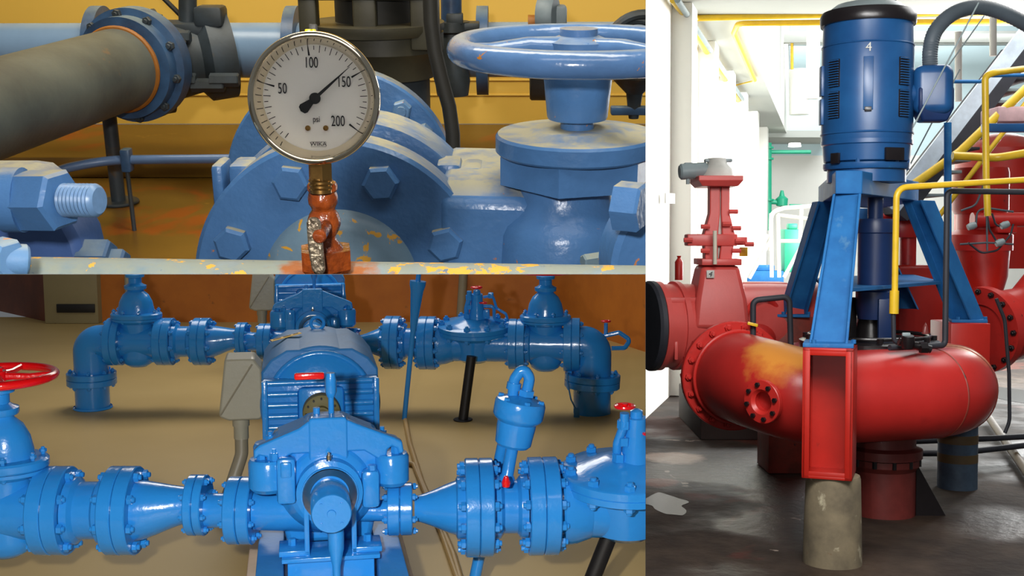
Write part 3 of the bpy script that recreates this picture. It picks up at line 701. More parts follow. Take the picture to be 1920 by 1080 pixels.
def right_run(o, rz, w, far):
    run = Run(o, rz)
    reducer(run, .155, .031, .17, .031, 0, f'thin blue discharge stub leaving the {w} pump', [])
    reducer(run, .248, .036, .388, .084, 0, f'blue cone shaped reducer right of the {w} pump', [(.206, .075, .076, 6, .010)], lip=1)
    spool(run, .475, .575, .078, f'blue pipe spool between paired flanges right of {w} pump', [(.435, .085, .143, 12, .0145), (.622, .092, .143, 12, .0145)])
    control_valve(run, .87, f'blue domed control valve with small red handles on {w} pump line', far)
    if far:
        spool(run, 1.05, 1.16, .085, 'dark blue flanged pipe spool behind the air valve top', [(1.1, .09, .135, 8, .012)])
        gate_valve(run, 1.25, 'dark blue gate valve with red handwheel right of the far control valve', k=1.05)
        t = run.th('pipe_elbow', 'dark blue elbow dropping to floor at the far right end', 'pipe', 1.5); x = 1.5
        pts = fillet([(1.4-x,0,HP), (0,0,HP), (0,0,0)], .17, 12); b = B(); b.tube(pts, .1, 40); b.obj('pipe_body', M_BLUE, t)
        fl_pair(t, 1.39-x, 0, .09, .142, 8, .012)
        fl_pair(t, 0.0, 0, .075, .148, 8, .013, z=.175, u=(.05,0,1))
        b = B(); b.tube(fillet([(.06,.05,HP+.04),(.14,.05,HP+.06),(.2,.05,HP+.02),(.17,.03,HP-.02),(.1,.02,HP-.02)], .02), .012, 10); b.cyl((.07,.05,HP+.05), (.07,.05,HP+.11), .01, n=10); b.obj('bleed_tubing', M_BLUE, t)
        small_wheel(t, (.07,.05,HP+.12), .022)
        t = run.th('sensor_wire', 'thin wire with small tag hanging from the far right flange', 'wire', 1.37)
        b = B(); b.tube([(0,-.13,.24),(.0,-.14,.2),(.02,-.14,.1),(.045,-.14,.05)], .004, 8); b.obj('wire', M_BLUES, t)
        b = B(); b.box((.05,-.14,.03), (.03,.012,.05), bev=.003); b.obj('tag', M_BLUES, t)
def motor(t):
    """thing coordinates: x centred, y=0 at the front face, z from the floor"""
    w, zt, cz = .214, .62, HS
    b = B(); b.prism([(-w,.24),(w,.24),(w,.585),(w-.035,.63),(.12,.665),(-.12,.665),(-w+.035,.63),(-w,.585)], .0, .5)
    b.lathe([(0,0),(.222,0),(.222,.50),(0,.50)], (0,.004,cz), (0,1,0), 64); b.obj('housing', M_BLUES, t, bevel=.008)
    b = B(); b.torus((0,-.012,cz+.01), (0,1,0), .186, .013, 48, 12, a0=-.0, a1=2*PI); b.obj('end_ring', M_BLUE, t)
    b = B(); b.lathe([(.186,.0),(.18,-.022),(.14,-.042),(.08,-.055),(0,-.06)][::-1], (0,0,cz+.01), (0,1,0), 56); b.obj('end_bell', M_BLUE, t)
    b = B(); b.box((0,-.035,.40), (2*w-.01,.05,.335), bev=.006)
    for i in range(8): b.cyl((-w+.025,-.062,.555-.041*i), (w-.025,-.062,.555-.041*i), .0115, n=12)
    b.box((0,-.075,cz), (.17,.02,.17), bev=.02)
    for s in (-1,1): b.box((s*(w-.012),-.062,.4), (.022,.02,.33), bev=.005)
    b.obj('louvred_front', M_BLUE, t)
    b = B(); b.torus((0,.42,.70), (0,1,0), .026, .007, 24, 10); b.cyl((0,.42,.66), (0,.42,.68), .012, n=12); b.obj('lifting_eye', M_BLUE, t)
    b = B(); M = Matrix.Translation((-.125,.3,.668)) @ Matrix.Rotation(math.radians(-12), 4, 'Y') @ Matrix.Rotation(.2, 4, 'Z'); b.box((0,0,.0), (.12,.04,.002), M=M); b.obj('sticker', M_STICK, t)
    b = B(); M2 = M @ Matrix.Translation((.0,0,.0022))
    for x_, l in ((-.035,.03),(.005,.03),(.04,.02)): b.box((0,0,0), (l,.008,.001), M=M2 @ Matrix.Translation((x_,0,0)))
    b.obj('sticker_print', M_INK, t)
    for s in (-1,1):
        b = B(); b.box((s*.14,.25,.235), (.08,.4,.03), bev=.005); b.obj('foot', M_BLUES, t)
def pump(t, far):
    """y=0 at the pipe centreline, shaft along y"""
    b = B()
    b.prism([(-.12,.27),(.12,.27),(.135,.34),(.15,.43),(.155,.52),(.145,.585),(.07,.618),(.055,.632),(-.055,.632),(-.07,.618),(-.155,.585),(-.165,.52),(-.15,.43),(-.135,.34)], .0, .13)
    b.prism([(-.15,.43),(.145,.43),(.15,.52),(.14,.58),(.07,.612),(-.07,.612),(-.15,.58),(-.16,.52)], -.075, .02)
    b.lathe([(0,-.1),(.1,-.095),(.135,-.06),(.15,0),(.15,.09),(.14,.15),(.1,.18),(0,.185)], (0,0,HS), (0,1,0), 56)
    b.obj('volute_casing', M_BLUE, t, bevel=.016)
    b = B(); hook = [(-.205,.548),(-.205,.575),(-.19,.588),(-.08,.632),(-.055,.65),(.055,.65),(.08,.638),(.185,.594),(.207,.582),(.212,.55),(.196,.545),(.193,.563),(.178,.57),(.165,.56),(.16,.52),(.1,.56),(-.1,.56),(-.165,.53),(-.17,.555),(-.19,.56)]
    b.prism(hook, -.088, -.055); b.obj('top_rib', M_BLUE, t, bevel=.005)
    b = B()
    for x_, y_, r_ in ((-.168,-.06,.055),(.178,-.06,.05),(-.165,.12,.05),(.165,.12,.05)):
        b = B(); b.lathe([(0,.448),(r_-.012,.452),(r_,.465),(r_,.535),(r_-.006,.545),(0,.548)], (x_,y_,0), n=32)
        b.obj('flange_lobe', M_BLUE, t)
    for x_, y_ in ((-.185,-.07),(-.15,-.085),(.19,-.07),(-.165,.12),(.165,.12)):
        b = B(); b.hexp((x_,y_,.545), (x_,y_,.566), .014, .2, ch=.002); b.cyl((x_,y_,.56), (x_,y_,.578), .007, n=10); b.obj('bolt', M_BLUE, t)
    b = B(); b.prism([(-.054,.5),(.054,.5),(.054,.652),(.047,.66),(-.047,.66),(-.054,.652)], -.092, -.03); b.obj('stuffing_box', M_BLUE, t, bevel=.006)
    b = B(); b.box((-.118,-.095,.49), (.052,.05,.13), bev=.01); b.box((-.118,-.122,.525), (.03,.012,.045), bev=.006); b.obj('gland_lug', M_BLUE, t)
    b = B(); b.box((.115,-.095,.455), (.052,.05,.11), bev=.014); b.obj('gland_lug', M_BLUE, t)
    b = B(); b.hexp((.12,-.1,.508), (.12,-.1,.522), .013); b.obj('bolt', M_BLUE, t)
    b = B(); b.lathe([(0,-.01),(.083,-.01),(.087,.0),(.092,.0),(.092,.135),(.078,.14),(.078,.152),(.06,.152),(.06,.14),(0,.14)][::-1], (0,0,HS), (0,-1,0), 56); b.obj('bearing_housing', M_BLUE, t)
    b = B(); b.lathe([(.054,.138),(.076,.153),(.074,.157),(.054,.150)], (0,0,HS), (0,-1,0), 40, close=True); b.obj('steel_ring', M_STEEL, t)
    b = B(); b.lathe([(0,.12),(.054,.12),(.054,.285),(.051,.29),(.012,.29),(.011,.294),(0,.294)], (0,0,HS-.01), (0,-1,0), 48); b.obj('end_cap', M_BLUE, t)
    for a in (45,135,225,315):
        ra = math.radians(a); b = B(); b.cyl((.038*math.cos(ra),-.288,HS-.01+.038*math.sin(ra)), (.038*math.cos(ra),-.294,HS-.01+.038*math.sin(ra)), .004, n=10); b.obj('screw', M_BLUE, t)
    b = B(); b.cyl((0,-.12,HS+.088), (0,-.12,HS+.105), .008, n=12); b.lathe([(0,0),(.005,0),(.004,.008),(0,.01)], (0,-.12,HS+.105), n=10); b.obj('grease_nipple', M_STEEL, t)
    b = B(); b.lathe([(0,0),(.019,0),(.022,-.03),(.021,-.07),(.011,-.12),(.0095,-.28),(0,-.28)], (0.012,-.235,HS-.055), n=24); b.obj('drip_funnel', M_BLUE, t)
    # inboard bearing, vent valve with red lever
    b = B(); b.lathe([(0,.15),(.09,.15),(.09,.3),(.05,.31),(.05,.42),(0,.42)], (0,0,HS), (0,1,0), 40); b.obj('inboard_bearing', M_BLUE, t)
    b = B(); b.cyl((.012,.0,.64), (.012,.0,.72), .0085, n=12); b.lathe([(0,0),(.011,0),(.0165,.015),(.0165,.05),(.013,.07),(0,.07)], (.012,.0,.70), n=12); b.cyl((-.03,-.02,.65),(-.03,-.02,.675),.01,n=10); b.obj('vent_cock', M_BLUE, t)
    b = B(); b.box((-.048,-.01,.765), (.085,.018,.02), bev=.006); b.obj('red_lever', M_RED, t)
    # feet and crosshead under the bearing
    b = B()
    for s in (-1,1):
        b.box((s*.065,-.1,.36), (.014,.1,.16), bev=.002); b.box((s*.1,-.1,.293), (.085,.1,.016), bev=.003)
    b.box((0,-.1,.279), (.27,.14,.012), bev=.002); b.box((0,-.09,.2), (.24,.12,.15), bev=.004); b.obj('support_bracket', M_BLUE, t)
    for s in (-1,1):
        b = B(); b.hexp((s*.105,-.095,.30),(s*.105,-.095,.32),.012,.2,ch=.002); b.obj('bolt', M_BLUE, t)
def coupling(t):
    b = B(); b.lathe([(0,-.03),(.03,-.03),(.03,0),(.05,0),(.066,.008),(.068,.02),(.068,.05),(.05,.06),(0,.06)], (0,.85,HS), (0,1,0), 40); b.obj('rubber_ring', M_OLIVE, t)
    for i in range(12):
        a = i*PI/6; b = B(); b.cyl((.055*math.cos(a), .845, HS+.055*math.sin(a)), (.055*math.cos(a), .86, HS+.055*math.sin(a)), .004, n=8); b.obj('bolt', M_BBLK, t)
    b = B(); b.cyl((0,.42,HS), (0,1.0,HS), .024, n=24); b.obj('shaft', M_STEEL, t)
def base(t):
    b = B(); b.box((0,.62,.075), (.49,2.0,.15), bev=.01); b.obj('concrete_pad', M_PAD, t)
    b = B()
    for s in (-1,1): b.box((s*.168,.62,.205), (.075,1.86,.11), bev=.006)
    b.box((0,.6,.165), (.3,1.7,.03), bev=.004)
    for y_ in (.25,.8,1.4): b.box((0,y_,.19), (.4,.06,.06), bev=.004)
    b.obj('steel_frame', M_BLUES, t)
def station(o, w, far):
    rz = math.atan(.184); pf = (lambda n_: n_ + (' of the far pump' if far else ' of the near pump'))
    D = Vector((-math.sin(rz), math.cos(rz), 0)); o = Vector(o)
    t = thing('pump_skid', f'blue steel skid on a pale concrete pad under the {w} pump', 'base', 'BL', o, rz); base(t)
    t = thing('centrifugal_pump', ('bright blue split-case pump in front with round shaft end cap' if not far else 'blue split-case pump in the back beyond the near motor'), 'pump', 'BL', o, rz); pump(t, far)
    for sx_, xa, xb, r in ((-1, -.02, -.215, .056), (1, .03, .20, .031)):
        b = B(Matrix.Rotation(-rz, 4, 'Z')); b.cyl((xa,0,HP), (xb,0,HP), r*(1.12 if sx_ < 0 else 1), r, n=36); b.obj('nozzle', M_BLUE, t)
    t = thing('shaft_coupling', f'olive rubber coupling on bare shaft behind the {w} pump', 'coupling', 'BL', o, rz); coupling(t)
    m = o + D*1.0
    t = thing('electric_motor', ('big blue electric motor with louvred front and yellow sticker' if not far else 'blue louvred motor at top centre behind the far pump'), 'motor', 'BL', (m.x, m.y, 0), rz); motor(t)
    # grey terminal box with conduit
    j = o + D*1.2; T = THL
    t = thing('junction_box', f'light grey junction box on the left of the {w} motor', 'box', 'BL', (j.x, j.y, 0), rz)
    b = B(); b.prism([(-.35,.62),(-.245,.62),(-.215,.58),(-.215,.40),(-.225,.385),(-.34,.385),(-.375,.40),(-.375,.42)], -.1, .06); b.obj('box_body', M_BGREY, t, bevel=.008)
    b = B(); b.cyl((-.37,-.103,.41), (-.25,-.103,.60), .003, n=8); b.obj('cover_seam', M_COND, t)
    b = B(); b.cyl((-.3,-.03,.385), (-.3,-.03,.35), .032, n=20); b.cyl((-.3,-.03,.36),(-.3,-.03,.30),.028,n=20); b.obj('conduit_hub', M_BGREY, t)
    t = thing('flexible_conduit', f'grey flexible conduit dropping from the {w} junction box', 'conduit', 'BL', (j.x, j.y, 0), rz)
    b = B(); b.tube(fillet([(-.3,-.03,.30),(-.3,-.04,.24),(-.35,-.08,.1),(-.39,-.12,0)], .08), .025, 18); b.obj('conduit_body', M_COND, t)
    left_run(o, 0, w, True, far)
    right_run(o, math.radians(4 if not far else -4), w, far)

station((-.531, 3.3, 0), 'near', False)
station((-1.07, 6.23, 0), 'far', True)
# air valve on the near spool
sp = bl(950, 915, Y=3.32); base_ = Vector((bl(948, 880, Y=3.33).x, 3.33, HP+.07))
top = bl(975, 760, Y=3.33); ax = (Vector((top.x, 3.33, top.z)) - base_); ax.normalize()
t = thing('air_valve', 'blue air release valve with looped pipe on top beside the cone reducer', 'valve', C_, base_)
L = lambda py: (Vector((bl(975, py, Y=3.33).x, 3.33, bl(975, py, Y=3.33).z)) - base_).length
b = B(); b.lathe([(0,-.05),(.022,-.05),(.024,.02),(.018,.03),(.018,L(838)),(0,L(838))], (0,0,0), ax, 28); b.obj('neck', M_BLUE, t)
b = B(); b.lathe([(0,L(840)),(.045,L(840)),(.053,L(834)),(.057,L(800)),(.057,L(792)),(.07,L(785)),(.074,L(780)),(.074,L(756)),(.07,L(750)),(.045,L(746)),(.03,L(742)),(0,L(740))], (0,0,0), ax, 48); b.obj('float_body', M_BLUE, t)
for i in range(6):
    a = i*PI/3+.3; M = axm((0,0,0), ax); p = M @ Vector((.06*math.cos(a), .06*math.sin(a), L(752))); b = B(); b.hexp(p, p+ax*.012, .009, ch=.001); b.obj('bolt', M_BLUE, t)
u = Vector((1,0,0)); zz = L(742)
pts = fillet([ax*zz+u*.012, ax*(zz+.055)+u*.014, ax*(zz+.085)+u*-.012, ax*(zz+.05)-u*.03, ax*(zz-.0)-u*.026], .028, 8)
b = B(); b.tube(pts, .016, 16); b.lathe([(0,0),(.024,0),(.024,.018),(0,.018)], ax*zz+u*.012, ax, 6); b.lathe([(0,0),(.021,0),(.021,.02),(0,.02)], ax*(zz+.02)-u*.028, ax, 12); b.obj('looped_vent', M_BLUE, t)
b = B(); p = bl(949, 902, Y=3.24)-base_; b.lathe([(0,0),(.011,.0),(.013,.012),(.006,.03),(0,.032)], p+Vector((0,-.01,-.012)), (0,-.1,1), 12); b.obj('red_cock_handle', M_RED, t)
# drain standpipes with funnels
for (x0, y0), (x1, y1), yy, lab in (((758, 786), (786, 505), None, 'slim blue drain standpipe with funnel top in front of far flanges'), ((880, 1180), (952, 790), 3.5, 'slim blue drain standpipe behind the air valve')):
    g = bl(x0, y0, Z=0) if yy is None else Vector((bl(x0, y0, Y=yy).x, yy, 0)); e = bl(x1, y1, Y=g.y); d = (e-g).normalized()
    t = thing('drain_standpipe', lab, 'pipe', C_, g)
    ff = (lambda py: (bl((x0+x1)/2, py, Y=g.y).z)/d.z)
    b = B(); b.cyl((0,0,0), d*(e-g).length, .013 if yy is None else .018, n=18); b.obj('pipe_body', M_BLUE, t)
    if yy is None:
        b = B(); b.lathe([(.013,ff(625)),(.02,ff(600)),(.03,ff(560)),(.034,ff(545)),(.042,ff(534)),(.042,ff(527)),(.0,ff(527))], (0,0,0), d, 20); b.obj('funnel', M_BLUE, t)
    else:
        b = B(); b.lathe([(.0,.4),(.024,.4),(.024,.44),(0,.44)], (0,0,0), d, 20); b.obj('pipe_coupling', M_BLUE, t)
# black legs
g = bl(868, 788, Z=0); e = bl(884, 668, Y=g.y); leg(tuple(e), tuple(g), 'thin black leg holding up the far control valve')
g = Vector((bl(1120, 1080, Y=3.4).x, 3.4, 0)); e = bl(1146, 1015, Y=3.4); d = (e-g); leg(tuple(e+Vector((.01,0,.06))), (g.x-.06, g.y, 0), 'black leg under the large near control valve')
# tan conduits on the floor
P = [bl(x, y, Z=.012) for x, y in ((760, 788), (768, 830), (790, 900), (850, 1040), (870, 1110))]
b = B(); b.tube(P, .012, 10); single(b, 'floor_conduit', M_BEIGE, 'tan conduit on the floor running from the standpipe to the bottom edge', 'conduit', C_, tuple(P[0]))
P = [bl(x, y, Z=.012) for x, y in ((738, 870), (775, 868), (800, 930), (832, 1010), (860, 1090))]
b = B(); b.tube(fillet(P, .05), .011, 10); single(b, 'floor_conduit', M_BEIGE, 'tan conduit on the floor bending out from the pump base', 'conduit', C_, tuple(P[0]))
# light: lamps over the back of the room, flash at the camera
area('BL', 'ceiling_lamp', (-1.2, 7.3, 2.7), (-.8, 5.6, 0), 2.6, 60, (1, .95, .86), 1.2)
area('BL', 'flash_lower', (-.33, .66, 1.315), (-.5, 4, .4), .06, 68, (1, .99, .97))
# ================================================================ R: tall red volute pump with blue vertical motor
C_ = 'R'
def r(px, py, Y=None, Z=None): return at('R', px, py, Y=Y, Z=Z)
M_RRED = paint('faded red paint', (196, 44, 38), rough=.38, vs=1.6, var=.1, bump=.1, bs=30, spots=[((150,34,30), 5, .62, .15), ((60,30,28), 40, .76, .03)])
def volute_mat():
    m = paint('red paint with worn yellow patch', (184, 40, 36), rough=.35, vs=1.4, var=.1, bump=.12, bs=30, spots=[((168,36,34), 4, .6, .15), ((70,34,30), 34, .76, .03)])
    n = m.node_tree; b = n.nodes['Principled BSDF']; l = b.inputs['Base Color'].links[0].from_socket
    P = pos(n).outputs['Position']
    for c, rad, col in ((CH['R'] @ r(1475, 655, Y=10.3), .42, (212, 138, 56)), (CH['R'] @ r(1792, 665, Y=10.9), .42, (196, 140, 92))):
        d = n.nodes.new('ShaderNodeVectorMath'); d.operation = 'DISTANCE'; n.links.new(P, d.inputs[0]); d.inputs[1].default_value = c
        q = math_(n, 'ADD', d.outputs['Value'], math_(n, 'MULTIPLY', math_(n, 'SUBTRACT', noise(n, 5, 5, .6, P), .5), rad*.9))
        f = step(n, q, rad, rad*.55); l = mixc(n, f, l, srgb(col))
    n.links.new(l, b.inputs['Base Color']); return m
M_VOL = volute_mat()
M_RBR = paint('bright red box steel', (180, 32, 20), rough=.4, vs=3, var=.08, bump=.05, spots=[((90,30,24), 9, .68, .06)])
M_RDK = paint('brown stained red', (150, 52, 38), rough=.5, vs=4, c2=(96, 44, 34), spots=[((60,36,30), 8, .6, .1)])
M_PINK = paint('bleached red paint', (214, 84, 78), rough=.4, vs=1.5, var=.08)
M_MB = paint('deep blue motor paint', (30, 84, 136), rough=.32, vs=1.8, c2=(22, 66, 116), bump=.06, bs=20, spots=[((60,128,160), 3.2, .7, .1)])
M_LB = paint('blue stand paint', (40, 108, 166), rough=.6, spec=.2, vs=3.5, c2=(32, 92, 150), bump=.1, spots=[((96,140,170), 3, .62, .15), ((40,60,80), 26, .74, .04)])
M_DB = paint('dark navy tank', (20, 46, 92), rough=.4, vs=3, bump=.05)
M_RBLK = paint('oily black iron', (26, 22, 24), rough=.3, vs=8, bump=.3, bs=20)
M_RCON = paint('stained concrete column', (128, 116, 92), rough=.85, vs=3.5, c2=(84, 76, 62), bump=.4, bs=25, spots=[((196,188,160), 4, .62, .1), ((110,84,60), 6, .64, .08)])
M_RGB = paint('grey blue pedestal', (72, 92, 112), rough=.6, vs=5, c2=(52, 66, 84))
M_RYEL = paint('yellow pipe paint', (226, 186, 44), rough=.35, vs=6, var=.08)
M_RHOSE = paint('grey ribbed hose', (76, 86, 94), rough=.5, vs=3, bump=.1)
M_WHT = paint('white wall paint', (240, 240, 232), rough=.6, vs=.6, var=.02, bump=0)
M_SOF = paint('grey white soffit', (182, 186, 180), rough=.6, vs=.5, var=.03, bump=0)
M_PBL = paint('pale blue wall', (206, 230, 234), rough=.6, vs=.5, var=.02, bump=0)
M_GRN = paint('sea green pipe', (40, 168, 130), rough=.4, vs=1, var=.1)
M_RGRY = paint('cool grey actuator', (136, 150, 152), rough=.4, vs=3)
M_LGRY = paint('pale grey gearbox', (198, 198, 190), rough=.5, vs=3)
M_RAIL = paint('cream railing', (214, 208, 188), rough=.4, vs=2)
M_RUB = paint('dark rubber ring', (44, 46, 54), rough=.6)
M_BROWNP = paint('dark red rusty pipe', (110, 44, 40), rough=.4, vs=9)
def wet():
    m, n, b = nt('wet dark concrete'); P = pos(n).outputs['Position']
    c = ramp(n, noise(n, .9, 8, .62, P, .3), [(.32, srgb((26, 20, 17))), (.5, srgb((48, 38, 31))), (.7, srgb((76, 63, 52)))])
    c = mixc(n, step(n, noise(n, .55, 5, .55, P, .5), .60, .64), c, srgb((74, 42, 34)))
    c = mixc(n, step(n, noise(n, 1.1, 5, .6, P, .8), .66, .68), c, srgb((148, 134, 122)))
    n.links.new(c, b.inputs['Base Color'])
    w_ = step(n, noise(n, .5, 4, .5, P), .45, .55)
    q = n.nodes.new('ShaderNodeMapRange'); n.links.new(w_, q.inputs[0]); q.inputs[3].default_value = .8; q.inputs[4].default_value = .4; b.inputs['Specular IOR Level'].default_value = .3
    n.links.new(q.outputs[0], b.inputs['Roughness']); bumpn(n, b, noise(n, 9, 6, .6, P), .5, .02); return m
M_WET = wet()
stain(M_WET, CH['R'] @ r(1290, 800, Z=0), 1.1, (74, 40, 30), 2)
stain(M_WET, CH['R'] @ r(1262, 858, Z=0), .42, (150, 132, 118), 3)
stain(M_WET, CH['R'] @ r(1240, 905, Z=0), .25, (92, 46, 32), 4)
def puddle_mat():
    m, n, b = nt('standing water'); b.inputs['Base Color'].default_value = srgb((52, 48, 46)); b.inputs['Roughness'].default_value = .32; b.inputs['Specular IOR Level'].default_value = .25
    bumpn(n, b, noise(n, 40, 3, .5, pos(n).outputs['Position']), .15, .003); return m
M_PUD = puddle_mat()
for px, py, sx_, sy_, lab in ((1250, 945, .2, .42, 'small shallow puddle on the dark floor left of the concrete column'), (1885, 738, .5, 1.1, 'wet puddle on the floor beyond the right red post')):
    c = r(px, py, Z=.003); b = B()
    ring = [(c.x+sx_*(1+.22*math.sin(3*a+px)+.12*math.sin(7*a))*math.cos(a), c.y+sy_*(1+.2*math.cos(2*a+py)+.1*math.sin(5*a))*math.sin(a)) for a in [2*PI*i/48 for i in range(48)]]
    b.loft([[(x, y, .001) for x, y in ring], [(x, y, .004) for x, y in ring]]); single(b, 'puddle', M_PUD, lab, 'puddle', C_, tuple(c))

# ---- hall shell
SL = .2755; xw = lambda Y: 2.50 + SL*(Y-19)
b = B(); b.quad((-1, 4, 0), (16, 4, 0), (26, 48, 0), (-1, 48, 0)); struct(b, 'floor_4', M_WET, C_)
b = B(); b.quad((xw(8), 8, 0), (xw(46), 46, 0), (xw(46), 46, 6.5), (xw(8), 8, 6.5)); struct(b, 'wall_left.001', M_WHT, C_)
ZC = 6.5
oe0, oe1 = r(1390, 48, Z=ZC), r(1472, 245, Z=ZC)
b = B()
b.quad((xw(8), 8, ZC), (xw(oe0.y), oe0.y, ZC), (14, oe0.y, ZC), (14, 8, ZC))
b.quad((xw(oe0.y), oe0.y, ZC), (xw(46), 46, ZC), (oe1.x+SL*(46-oe1.y), 46, ZC), (oe0.x, oe0.y, ZC)); struct(b, 'ceiling_1', M_SOF, C_)
b = B(); b.quad((oe0.x, oe0.y, ZC), (oe1.x+SL*(46-oe1.y), 46, ZC), (oe1.x+SL*(46-oe1.y), 46, ZC+6), (oe0.x, oe0.y, ZC+6)); struct(b, 'wall_light_well', M_WHT, C_)
b = B(); b.quad((5, 46, ZC-.6), (30, 46, ZC-.6), (30, 46, 13), (5, 46, 13)); struct(b, 'wall_upper_back', M_PBL, C_)
b = B(); b.quad((xw(46), 46, 0), (30, 46, 0), (30, 46, ZC-.6), (xw(46), 46, ZC-.6)); struct(b, 'wall_back_right', M_WHT, C_)
for k, Y in enumerate((19.8, 23.5, 27.5, 31.5, 36, 41)):
    b = B(); b.box((xw(Y)+.16, Y, 3.25), (.36, .7, 6.5), rz=-math.atan(SL), bev=.02); struct(b, f'trim_pilaster_{k+1}', M_WHT, C_)
# crossbeams above the opening
for k, (Y, z, w) in enumerate(((44, 10.1, .5), (40, 9.4, .3), (36, 9.9, .25))):
    b = B(); b.box((16, Y, z), (20, .3, w), bev=.02); struct(b, f'beam_{k+1}', M_SOF, C_)
b = B(); g = r(1525, 60, Y=36); b.box((g.x, 36, 8.6), (.35, .3, 3.4), bev=.02); struct(b, 'beam_upright', M_WHT, C_)
def pipe(name, mat, label, pts, rad, fil=.15, n=14, cat='pipe', base=None, group=None):
    P = fillet(pts, fil) if len(pts) > 2 else [Vector(p) for p in pts]
    b = B(); b.tube(P, rad, n); return single(b, name, mat, label, cat, C_, tuple(base or pts[0]), group=group)
pipe('ceiling_pipe', M_RYEL, 'yellow pipe crossing under the ceiling with an upright at the left wall', [r(1262,0,Y=18.6), r(1293,40,Y=20.2), r(1302,34,Y=20.5), r(1560,27,Y=20.5), r(1930,22,Y=20.5)], .055)
pipe('ceiling_pipe', M_RYEL, 'duller yellow pipe just above the ceiling opening edge', [r(1415,150,Z=6.42), r(1376,62,Z=6.42), r(1384,44,Z=6.42), r(1560,42,Z=6.42), r(1930,40,Z=6.42)], .05)
pipe('wall_pipe', M_RYEL, 'yellow pipe following the wall top then dropping to floor', [r(1290,40,Z=6.3), r(1388,192,Z=6.3), r(1391,230,Y=36.5), r(1391,460,Y=36.5)], .07, .3)
pipe('conduit', M_RGRY, 'grey conduit running along the wall top beside yellow pipe', [r(1270,0,Z=6.3), r(1400,198,Z=6.3)], .05, cat='conduit')
pipe('ceiling_pipe', M_RYEL, 'thin yellow conduit zigzag on the grey soffit', [r(1378,160,Z=6.45), r(1412,152,Z=6.45), r(1385,90,Z=6.45)], .02, .2)
pipe('hanging_rod', M_RYEL, 'thin yellow rod hanging in the ceiling opening', [r(1485,80,Y=40), r(1485,130,Y=40)], .05)
pipe('roof_tank', M_WHT, 'white round tank seen through the ceiling opening', [r(1498,130,Y=41), r(1498,215,Y=41)], .33, cat='tank')

# ---- geometry of the stand
Y0 = r(1560, 1062, Z=0).y; FP = Vector((r(1559, 652, Y=Y0+.1).x, Y0+.1, r(1553, 652, Y=Y0).z)); ZF = FP.z
RP = r(1818, 604, Z=ZF); LP = r(1490, 594, Z=ZF); YR = RP.y
MY = 10.8; MC = r(1624, 318, Y=MY); ms = MY*1.0/F*1.0
mr = 84*(MC-Vector((0,0,2.6))).y/F*.985
ZPL = MC.z - .03                                   # top of the stand plate
# pedestals
t = thing('concrete_column', 'pale stained concrete column under the front red box post', 'column', C_, (FP.x, FP.y+.05, 0))
xa, xb = r(1510,1000,Y=Y0-.1).x, r(1612,1000,Y=Y0-.1).x; zt = r(1560, 903, Y=Y0-.15).z
b = bc(t); cx, cy, cr = r(1561,1000,Y=Y0+.12).x, Y0+.12, (xb-xa)/2*1.01
b.loft([[(cx+cr*k*math.cos(a)*1.02, cy+cr*k*math.sin(a), z) for a in [2*PI*i/32 for i in range(32)]] for z, k in ((0,1.06),(.3,1.03),(zt-.03,.98),(zt,.94))]); b.obj('column_shaft', M_RCON, t)
def boxpost(t, c, w, d, z0, z1, mat, open_=True, rz=0):
    """red post: channel open to the front with a rim"""
    T = THL[t.name] @ Matrix.Translation((c[0], c[1], 0)) @ Matrix.Rotation(rz, 4, 'Z'); th = .045
    b = B(T)
    b.box((0, d/2-.02, (z0+z1)/2), (w-.02, .04, z1-z0-.02)); 
    b.obj('back_plate', mat, t)
    for s in (-1, 1):
        b = B(T); b.box((s*(w/2-.012), 0, (z0+z1)/2), (.024, d, z1-z0), bev=.004); b.box((s*(w/2-.03), -d/2+.012, (z0+z1)/2), (.055, .024, z1-z0), bev=.004); b.obj('side_plate', mat, t)
    for z in (z0+.012, z1-.012):
        b = B(T); b.box((0, 0, z), (w, d, .024), bev=.004); b.box((0, -d/2+.012, z+(.02 if z < (z0+z1)/2 else -.02)), (w, .022, .05), bev=.004); b.obj('end_plate', mat, t)
t = thing('box_post', 'bright red open box post standing on the pale concrete column', 'post', C_, (FP.x, FP.y, zt))
wx0, wx1 = r(1505,760,Y=Y0-.1).x, r(1603,760,Y=Y0-.1).x
boxpost(t, (r(1556,760,Y=Y0+.12).x, Y0+.12), (wx1-wx0)*.94, .42, zt, ZF, M_RBR, rz=-.36)
t = thing('box_post', 'red flat sided post under right blue leg on grey blue pedestal', 'post', C_, (RP.x, RP.y+.1, 0))
zb = r(1820, 785, Y=YR-.2).z; rx0, rx1 = r(1782,700,Y=YR-.2).x, r(1856,700,Y=YR-.2).x
b = bc(t); b.box(((rx0+rx1)/2, YR+.1, (zb+ZF)/2), (rx1-rx0, .6, ZF-zb), bev=.01); b.obj('post_body', M_RBR, t)
t = thing('round_pedestal', 'grey blue round pedestal with brown bands under the right red post', 'column', C_, (RP.x, RP.y+.1, 0))
b = bc(t); b.lathe([(0,0),((rx1-rx0)*.5,0),((rx1-rx0)*.49,zb),(0,zb)], ((rx0+rx1)/2, YR+.1, 0), (0,0,1), 40); b.obj('column_shaft', M_RGB, t)
for z in (zb*.62, zb*.36):
    b = bc(t); b.lathe([((rx1-rx0)*.49,0),((rx1-rx0)*.503,0),((rx1-rx0)*.503,.09),((rx1-rx0)*.49,.09)], ((rx0+rx1)/2, YR+.1, z), (0,0,1), 40, close=True); b.obj('band', M_BANDB := paint('brown band', (96, 78, 50), rough=.6), t)
t = thing('box_post', 'brown stained red post under the left blue leg', 'post', C_, (LP.x, LP.y+.1, 0))
lx0, lx1 = r(1441,640,Y=LP.y).x, r(1528,640,Y=LP.y).x
